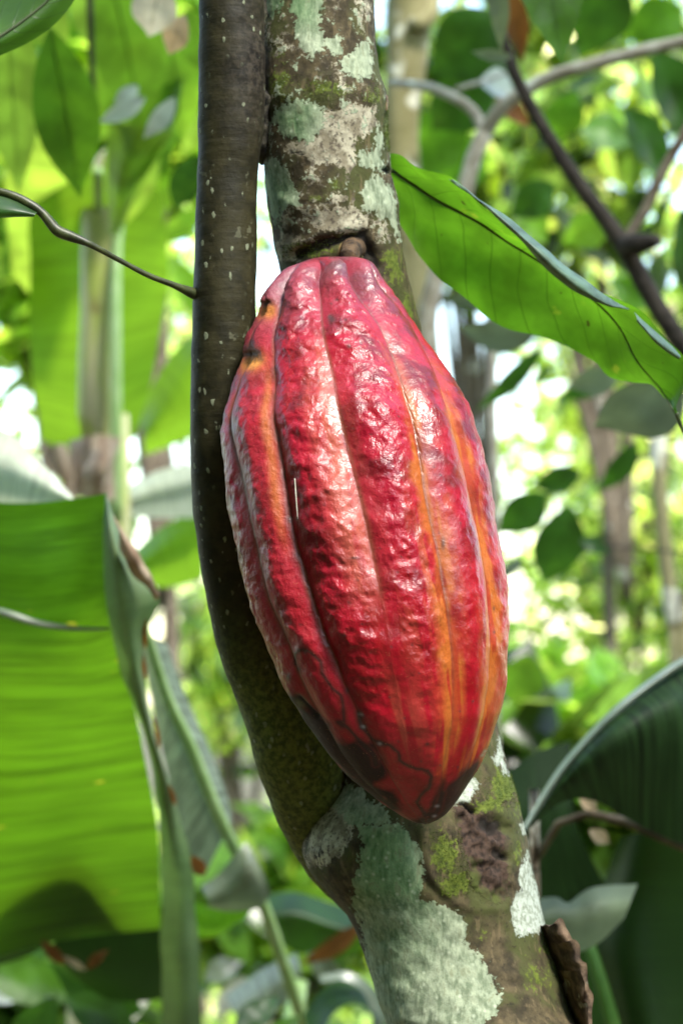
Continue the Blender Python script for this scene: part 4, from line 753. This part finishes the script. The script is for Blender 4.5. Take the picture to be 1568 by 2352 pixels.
# unseen limbs and crown above, added to cut the light from overhead
rc = np.random.default_rng(77); ct = C[0]
tube('limb', [ct + UP * -.02, ct + [-.05, .05, .35], ct + [-.3, .1, .75]], [.021, .018, .010], M['cacao_bark'], cacao, n=12)
tube('limb', [ct + [-.04, .04, .3], ct + [-.1, .4, .55], ct + [-.2, .75, .7]], [.014, .010, .006], M['cacao_bark'], cacao, n=10)
tube('limb', [ct + [-.04, .04, .3], ct + [-.2, -.3, .6], ct + [-.5, -.8, .8]], [.014, .010, .006], M['cacao_bark'], cacao, n=10)
Pc = np.concatenate([clump_points(rc, np.array([-.35, 1.25, 2.25]), np.array([.55, .45, .16]), 260, 14, .3)[0], clump_points(rc, np.array([-.5, .1, 2.5]), np.array([.9, .9, .25]), 420, 16, .3)[0]])
Pc = Pc[(Pc[:, 0] < -.25) | (Pc[:, 1] > 1.0)]; Pc = Pc[Pc[:, 2] > 1.42 + np.maximum(Pc[:, 1], 0) * .37 + .12]
Vc, Fc_, Tc = crown_mesh(Pc, .24, .36, 78, T_DARK)
mesh('crown', Vc, Fc_, M['crown'], cacao, smooth=False, cols={'tint': Tc})

# second cacao leaf, top left
ov = thing('overhanging_branch', 'dark green leaf of an overhanging branch in the top left corner', 'branch', at(-420, 260, .9))
tube('stem', [at(-420, 900, .9), at(-420, 260, .9), at(-330, 60, .88), at(-200, -30, .87)], [.006, .005, .004, .002], M['twig'], ov, n=8)
blade('leaf', rails([(-230, 150, .86), (-60, 168, .86), (0, 134, .86), (62, 102, .86), (122, 60, .86), (165, 10, .86), (200, -60, .86)], [(-215, 120, .85), (-60, 108, .85), (0, 82, .852), (60, 44, .855), (112, 2, .857), (150, -40, .858), (203, -66, .86)],
      [(-200, 40, .87), (-90, -10, .88), (-20, -45, .88), (50, -70, .88), (110, -85, .87), (160, -85, .865), (206, -70, .86)]), M['hang'], ov, 40, 6, .002, 30, 'dark green leaf crossing the top left corner', 75, 1, .0011, M['rib_dark'])
# ------------------------------------------------------------------ the cacao pod
OUT = [(690, 590), (640, 630), (603, 680), (585, 730), (566, 775), (545, 840), (525, 920), (506, 960), (500, 1010), (508, 1080), (518, 1190), (535, 1270), (560, 1370), (590, 1450), (635, 1560), (690, 1650), (740, 1720), (800, 1785), (870, 1840), (930, 1880), (962, 1893), (985, 1893),
       (1020, 1875), (1060, 1820), (1100, 1760), (1130, 1690), (1155, 1620), (1165, 1540), (1170, 1450), (1168, 1370), (1155, 1280), (1138, 1200), (1125, 1100), (1105, 1010), (1085, 950), (1050, 880), (1010, 830), (970, 770), (930, 710), (885, 650), (862, 604), (826, 590), (760, 584), (720, 586)]
P0 = np.array((782.0, 584.0)); P1 = np.array((978.0, 1893.0)); AX = (P1 - P0); LEN = np.linalg.norm(AX); AX /= LEN; NX = np.array((AX[1], -AX[0]))   # NX points right
nt, npd = 420, 560
tt = np.linspace(0, 1, nt); tt = .5 * tt + .5 * (.5 - .5 * np.cos(math.pi * tt))
oa = np.array(OUT, float); oa2 = np.roll(oa, -1, 0)
wl_l, wr_l = [], []
for t in tt:
    p = P0 + AX * LEN * min(max(t, .0015), .9985); hit = []
    for a, b in zip(oa, oa2):
        sa, sb = (a - p) @ AX, (b - p) @ AX
        if (sa > 0) != (sb > 0): hit.append((a + (b - a) * (sa / (sa - sb)) - p) @ NX)
    hit = hit or [0, 0]; wl_l.append(min(hit)); wr_l.append(max(hit))
wL, wR = np.array(wl_l), np.array(wr_l)
rw = np.maximum((wR - wL) / 2, 1.0); cw = (wR + wL) / 2
rw[1:-1] = smooth(rw, 5)[1:-1]; cw = smooth(cw, 5)
# close the ends roundly
e = sstep(0, .012, tt); rw = rw * (.0 + np.sqrt(np.clip(tt / .012, 0, 1))); rw = rw * np.sqrt(np.clip((1 - tt) / .006, 0, 1)); rw = np.maximum(rw, .4)
DEP = .797 + (.757 - .797) * tt - .010 * np.sin(math.pi * tt)
# furrows, traced where they run
FU = [[(527, 939), (546, 1063), (587, 1245), (602, 1326), (627, 1404), (664, 1473), (687, 1551), (712, 1606)],
      [(654, 632), (623, 713), (618, 824), (620, 939), (632, 1035), (649, 1154), (666, 1241), (692, 1331), (719, 1413), (742, 1469), (765, 1514), (788, 1560), (838, 1661), (890, 1760)],
      [(728, 594), (733, 675), (740, 766), (757, 843), (774, 929), (793, 1025), (822, 1130), (850, 1245), (868, 1340), (885, 1440), (905, 1560), (925, 1680)],
      [(812, 608), (836, 685), (874, 747), (903, 805), (927, 891), (951, 968), (968, 1073), (980, 1155), (1004, 1246), (1017, 1349), (1031, 1450), (1035, 1514), (1035, 1578), (1026, 1670), (1005, 1780)],
      [(879, 651), (937, 714), (980, 790), (1008, 862), (1032, 939), (1052, 1011), (1085, 1121), (1114, 1246), (1127, 1372), (1127, 1464), (1122, 1556), (1104, 1647), (1070, 1750)]]
TH0 = [-84, -54, -34, 2, 32, 63, 101, 141, 181, 226, 276]
rad = math.radians; FK = np.zeros((nt, 11))
for k, d0_ in enumerate(TH0): FK[:, k] = rad(d0_)
for k, pts in enumerate(FU):
    pts = np.array(pts, float); ta = (pts - P0) @ AX / LEN; off = (pts - P0) @ NX
    r_ = np.interp(ta, tt, rw); c_ = np.interp(ta, tt, cw)
    an = np.arcsin(np.clip((off - c_) / r_, -.985, .985)); FK[:, k + 1] = smooth(np.interp(tt, ta, an), 12)
FK[:, 0] = np.minimum(FK[:, 0], FK[:, 1] - rad(18)); FK[:, 10] = FK[:, 0] + 2 * math.pi
FK[:, 6] = np.maximum(FK[:, 6], FK[:, 5] + rad(24))
FD = np.array([.05, .055, .11, .085, .085, .085, .10, .10, .10, .10, .08])
fade = np.ones((nt, 11)); fade[:, 3] = 1 - .85 * sstep(.50, .68, tt); fade[:, 4] = 1 - .45 * sstep(.55, .8, tt); fade[:, 2] = 1 - .5 * sstep(.62, .85, tt); fade[:, 5] = 1 - .4 * sstep(.55, .8, tt)
TH = np.linspace(-math.pi, math.pi, npd, endpoint=False)
TG = TH[None, :] * np.ones((nt, 1)); TW = np.where(TG < FK[:, :1], TG + 2 * math.pi, TG)
prof = np.zeros((nt, npd)); phase = np.zeros((nt, npd)); near = np.full((nt, npd), 9.0); kid = np.zeros((nt, npd), int)
top = 1 + 3.2 * (1 - sstep(.0, .15, tt)); bot = 1 - .75 * sstep(.80, .98, tt)
for k in range(10):
    a, b = FK[:, k:k + 1], FK[:, k + 1:k + 2]; m_ = (TW >= a) & (TW < b)
    u = np.clip((TW - a) / np.maximum(b - a, 1e-4), 0, 1)
    da = (FD[k] * fade[:, k] * top * bot)[:, None]; db = (FD[(k + 1) % 10] * fade[:, (k + 1) % 10] * top * bot)[:, None]
    hu = np.power(np.sin(math.pi * u), .95); dep = (da * (1 - u) + db * u) * (1 - hu) 
    wide = np.clip((b - a) / rad(34), .4, 1.1)
    prof = np.where(m_, -dep * np.sqrt(wide), prof); phase = np.where(m_, u, phase); kid = np.where(m_, k, kid)
    near = np.where(m_, np.minimum(u, 1 - u) * (b - a), near)
r2 = rw[:, None] * (1 + prof)
# position on the measuring sheet of the plain surface
sx2 = P0[0] + AX[0] * LEN * tt[:, None] + NX[0] * (cw[:, None] + r2 * np.sin(TG)); sy2 = P0[1] + AX[1] * LEN * tt[:, None] + NX[1] * (cw[:, None] + r2 * np.sin(TG))
fr2 = np.cos(TG) > -.1
UU = K * DEP[:, None]
axis3 = np.array([at(*(P0 + AX * LEN * t + NX * c), d) for t, c, d in zip(tt, cw, DEP)])
nx3 = RIGHT * NX[0] - UP * NX[1]
D3 = nx3[None, None] * np.sin(TG)[:, :, None] + (-FWD)[None, None] * (np.cos(TG) * .96)[:, :, None]
B3 = axis3[:, None] + D3 * (r2 * UU)[:, :, None]
q = B3.reshape(-1, 3)
qs = np.stack([TG * 300 / 34, (tt[:, None] * LEN / 40) * np.ones_like(TG), np.zeros_like(TG)], -1).reshape(-1, 3)
w1 = fbm(q * 245, 81, 2).reshape(nt, npd) - .5; w2 = fbm(q * 420, 82, 2).reshape(nt, npd) - .5; w3 = fbm(q * 75, 83, 2).reshape(nt, npd) - .5
lumpy = np.power(np.clip(np.sin(math.pi * phase), 0, 1), .6) * (1 - .72 * sstep(.60, .85, tt))[:, None] * sstep(0, .05, tt)[:, None]
lumpy = lumpy * np.where(kid >= 4, .45, np.where(kid <= 1, .62, 1.0)) * np.where(np.abs(kid - 8) < 2, .6, 1.0)
dp = (w1 * 12 + w2 * 5 + w3 * 11) * lumpy + w3 * 7
dp = dp * np.clip(rw / 60, 0, 1)[:, None]
def gb(x, y, ax_, ay_): return np.where(fr2, np.exp(-(((sx2 - x) / ax_) ** 2 + ((sy2 - y) / ay_) ** 2)), 0)
ch = np.maximum(gb(612, 722, 22, 19), gb(578, 838, 30, 22)); chd = np.maximum(gb(606, 702, 19, 8), gb(570, 819, 26, 8))
dp -= 13 * ch + 6 * chd
gash = np.where(fr2, np.exp(-(dline(sx2, sy2, [(688, 1590), (705, 1610), (728, 1632)]) / 6) ** 2), 0); dp -= 6 * gash
V2 = axis3[:, None] + D3 * ((r2 + dp) * UU)[:, :, None]
# skin colour (pigment only)
def mixc(c, f, col): return c + (np.asarray(col) - c) * np.clip(f, 0, 1)[..., None]
st = fbm(np.stack([TG * 9, tt[:, None] * 5 * np.ones_like(TG), 0 * TG], -1).reshape(-1, 3), 91, 4).reshape(nt, npd)
st2 = fbm(np.stack([TG * 15, tt[:, None] * 9 * np.ones_like(TG), 0 * TG], -1).reshape(-1, 3), 92, 3).reshape(nt, npd)
mo = fbm(q * 110, 93, 3).reshape(nt, npd)
T2 = tt[:, None] * np.ones_like(TG)
c = np.zeros((nt, npd, 3)) + np.array((.47, .008, .032))
c = mixc(c, sstep(.42, .68, mo), (.22, .002, .012)); c = mixc(c, sstep(.5, .72, st) * .45, (.50, .018, .024)); c = mixc(c, sstep(.4, .75, T2) * .5, (.44, .006, .010))
def dang(k): return np.abs((TW - FK[:, k:k + 1] + math.pi) % (2 * math.pi) - math.pi)
def sang(k): return (TW - FK[:, k:k + 1] + math.pi) % (2 * math.pi) - math.pi
OR = (.60, .19, .028); PK = (.62, .16, .09)
f4 = np.exp(-((sang(4) + (mo - .5) * .25) / .075) ** 2) * sstep(.12, .36, T2) * (1 - sstep(.86, .95, T2)); f4 = f4 * (.45 + 1.2 * sstep(.35, .6, st2)) + .8 * np.exp(-((sang(4) + .04) / .11) ** 2) * sstep(.4, .6, T2) * (1 - sstep(.82, .92, T2)) * sstep(.48, .62, st2)
f5 = np.exp(-((sang(5) - .02 + (mo - .5) * .3) / .105) ** 2) * sstep(.16, .36, T2) * (1 - sstep(.93, .99, T2)); f5 = f5 * (.40 + 1.2 * sstep(.35, .62, st2)) + .7 * np.exp(-((sang(5) + .03) / .15) ** 2) * sstep(.45, .65, T2) * (1 - sstep(.90, .96, T2)) * sstep(.44, .6, st2)
f3 = np.exp(-((sang(3) + .10) / .13) ** 2) * sstep(.10, .25, T2) * (1 - sstep(.5, .66, T2)) * (.45 + .8 * sstep(.35, .6, st2))
f2 = .8 * np.exp(-((sang(2) + .06) / .035) ** 2) * sstep(.16, .24, T2) * (1 - sstep(.40, .52, T2)); f1 = np.exp(-(sang(1) / .035) ** 2) * .4
c = mixc(c, f3 * .85, PK); c = mixc(c, f4, OR); c = mixc(c, f5, OR); c = mixc(c, f2, OR); c = mixc(c, f1, (.40, .14, .07))
lowr = np.where(fr2, sstep(.55, .85, T2) * sstep(.42, 1.25, TG) * sstep(.38, .62, st2 * .6 + st * .4), 0); c = mixc(c, lowr * .6 * sstep(.40, .56, mo), (.50, .13, .016))
c = mixc(c, gb(905, 1640, 70, 90) * sstep(.45, .6, st2) * .7, (.50, .10, .05)); c = mixc(c, gb(960, 1300, 60, 200) * sstep(.5, .65, st2) * .5, (.52, .13, .05))
for k in (1, 2, 3, 4, 5): c = mixc(c, np.exp(-(sang(k) / (.016 if k in (4, 5) else .022)) ** 2) * fade[:, k:k + 1] * .6 * sstep(.02, .1, T2), (.17, .085, .035))
topg = (1 - sstep(.02, .17, T2)) * (.45 + .4 * sstep(-.2, -.9, TG)); c = mixc(c, topg * .85, (.27, .13, .15))
c = mixc(c, gb(770, 615, 50, 34) * .7 * sstep(.4, .6, mo), (.16, .11, .10))
edge = np.where(fr2, sstep(-.95, -1.35, TG) * sstep(.45, .62, T2), 0); c = mixc(c, edge * .45 * sstep(.35, .6, st2), (.36, .19, .09))
rot = np.where(fr2, np.clip(.5 + sdpoly(sx2, sy2, [(678, 1600), (712, 1622), (745, 1650), (800, 1690), (856, 1690), (872, 1745), (860, 1790), (910, 1810), (896, 1842), (800, 1775), (740, 1715)]) / 40 + (mo - .5) * 1.6, 0, 1), 0)
rot = np.clip(rot * 2.0, 0, 1); c = mixc(c, rot * .97, (.022, .011, .007)); c = mixc(c, gb(712, 1640, 26, 20) * .8, (.03, .022, .02)); c = mixc(c, gb(695, 1602, 14, 14), (.20, .22, .08)); c = mixc(c, gash, (.02, .012, .01))
tip = np.where(fr2, np.clip(.5 + sdpoly(sx2, sy2, [(1000, 1800), (1012, 1780), (1016, 1800), (1070, 1760), (1092, 1745), (1080, 1790), (1030, 1870), (985, 1900), (950, 1892), (985, 1862)]) / 22 + (mo - .5) * 1.2, 0, 1), 0); tip = np.clip(tip * 1.6, 0, 1); c = mixc(c, tip * .95, (.05, .02, .011)); c = mixc(c, gb(978, 1890, 46, 16) * .9, (.04, .025, .016))
TRAIL = [[(700, 1478), (684, 1490), (682, 1515)], [(703, 1480), (718, 1487), (738, 1505), (742, 1533), (765, 1565), (783, 1578), (790, 1606), (790, 1650), (776, 1638)],
         [(822, 1620), (829, 1652), (852, 1679), (870, 1684), (893, 1691), (909, 1707), (912, 1725), (930, 1739), (976, 1753), (985, 1766), (980, 1794), (962, 1812), (953, 1831), (967, 1849), (976, 1863), (999, 1863), (1004, 1849)],
         [(783, 1638), (811, 1670), (838, 1698), (856, 1716), (861, 1739)], [(1010, 1810), (1006, 1850), (985, 1880)]]
tr = np.full_like(sx2, 99.0)
wob = (mo - .5) * 9
for pl in TRAIL: tr = np.minimum(tr, dline(sx2 + wob, sy2 + (st2 - .5) * 9, pl))
c = mixc(c, np.where(fr2, np.exp(-(tr / 5.2) ** 2) * .95, 0), (.05, .022, .014)); c = mixc(c, np.where(fr2, np.exp(-((tr - 8) / 3) ** 2) * .25, 0), (.3, .05, .03))
c = mixc(c, ch * 1.3, (.62, .25, .035)); c = mixc(c, gb(578, 843, 18, 12), (.85, .42, .06)); c = mixc(c, chd * .9, (.06, .025, .012)); c = mixc(c, np.maximum(gb(565, 870, 22, 10), gb(600, 745, 14, 10)) * .5, (.30, .05, .06))
rr3 = np.random.default_rng(17)
SP = [(763, 749, 9, 10), (758, 742, 5, 5), (648, 1016, 5, 5), (672, 1190, 8, 6), (686, 1190, 6, 5), (800, 812, 5, 5), (826, 803, 4, 5), (1005, 1245, 5, 16), (870, 1690, 10, 6), (826, 1625, 6, 14), (832, 1650, 7, 7), (798, 1568, 5, 7), (666, 1545, 7, 9), (690, 1525, 5, 7), (1126, 1445, 3, 4), (1128, 1392, 2.5, 5), (812, 1276, 12, 3), (555, 1225, 4, 4)]
SP += [(rr3.uniform(560, 1120), rr3.uniform(700, 1800), s_ := rr3.uniform(1.5, 3.2), s_) for _ in range(70)]
for x, y, a_, b_ in SP: c = mixc(c, gb(x, y, a_, b_) * .85, (.07, .055, .045))
for x, y in [(968, 1893), (1108, 1720), (1102, 1728), (868, 1688), (828, 1622), (833, 1650), (1000, 1842), (995, 1868)]: c = mixc(c, gb(x, y, 5, 3.5), (.45, .46, .40))
PM = N('pod_skin')
pa = PM.attr('pigment', 'Color'); pn = PM.noise(700, 4, .6); pf = PM.noise(230, 4, .6); sp = PM.noise(95, 3)
pa = PM.mix(1.0, pa, (.62, .50, .60), 'MULTIPLY'); pc = PM.mix(PM.ramp(pn, .35, .65, 0, .30), pa, PM.mix(1.0, pa, (.55, .5, .5), 'MULTIPLY')); pc = PM.mix(PM.ramp(PM.noise(1500, 2), .66, .74, 0, .35), pc, (.40, .16, .07))
wr = PM.noise(1.0, 3, .6, vec=PM.scalev(PM.obj(), (420, 420, 300)), dist=.6)
hb = PM.math('ADD', PM.math('MULTIPLY', pf, .8), PM.math('ADD', PM.math('MULTIPLY', wr, .55), PM.math('MULTIPLY', pn, .12)))
hb = PM.math('MULTIPLY', hb, PM.attr('wrinkle'))
nb = PM.bump(hb, .7, .0012)
M['pod'] = PM.done(PM.pbsdf(pc, PM.math('ADD', PM.ramp(sp, .3, .7, .28, .42), PM.attr('dull')), nb, .42, coat=.05, coat_rough=.15))
pb = at(978, 1893, .757)
pod = thing('cacao_pod', 'ripe red cacao pod with orange furrows hanging on the lichen patched trunk', 'cacao pod', pb)
wk = (1 - .7 * sstep(.6, .85, T2)) * (.35 + .65 * np.power(np.clip(np.sin(math.pi * phase), 0, 1), .5)) * np.where(kid >= 4, .7, 1)
mesh('husk', V2.reshape(-1, 3), grid_faces(nt, npd, True), M['pod'], pod, cols={'pigment': c.reshape(-1, 3)}, attrs={'wrinkle': fl(wk), 'dull': fl(np.clip(.25 * rot + .25 * tip + .3 * ch + .16 * np.where(kid <= 1, 1, 0), 0, .45))})
M['stalk'] = barkmat('pod_stalk', (.025, .016, .010), (.10, .06, .03), None, 250)
tube('stalk', [at(800, 596, .792), at(806, 582, .797), at(806, 572, .806), at(800, 566, .818)], [.0042, .0038, .0046, .0080], M['stalk'], pod, n=24, seg=40, rough=.35)
iy, ix = np.unravel_index(np.argmin(np.where(np.cos(TG) > 0, (sx2 - 680) ** 2 + (sy2 - 1103) ** 2, 1e9)), TG.shape); iy2, ix2 = np.unravel_index(np.argmin(np.where(np.cos(TG) > 0, (sx2 - 690) ** 2 + (sy2 - 1192) ** 2, 1e9)), TG.shape)
a_, b_ = V2[iy, ix] - FWD * .0008, V2[iy2, ix2] - FWD * .0008
tag(tube('dry_sliver', [a_, (a_ + b_) / 2 - FWD * .001, b_], [.00025, .0003, .0002], M['bark_grey'], None, n=6), 'tiny dry splinter stuck upright to the left side of the pod', 'splinter')
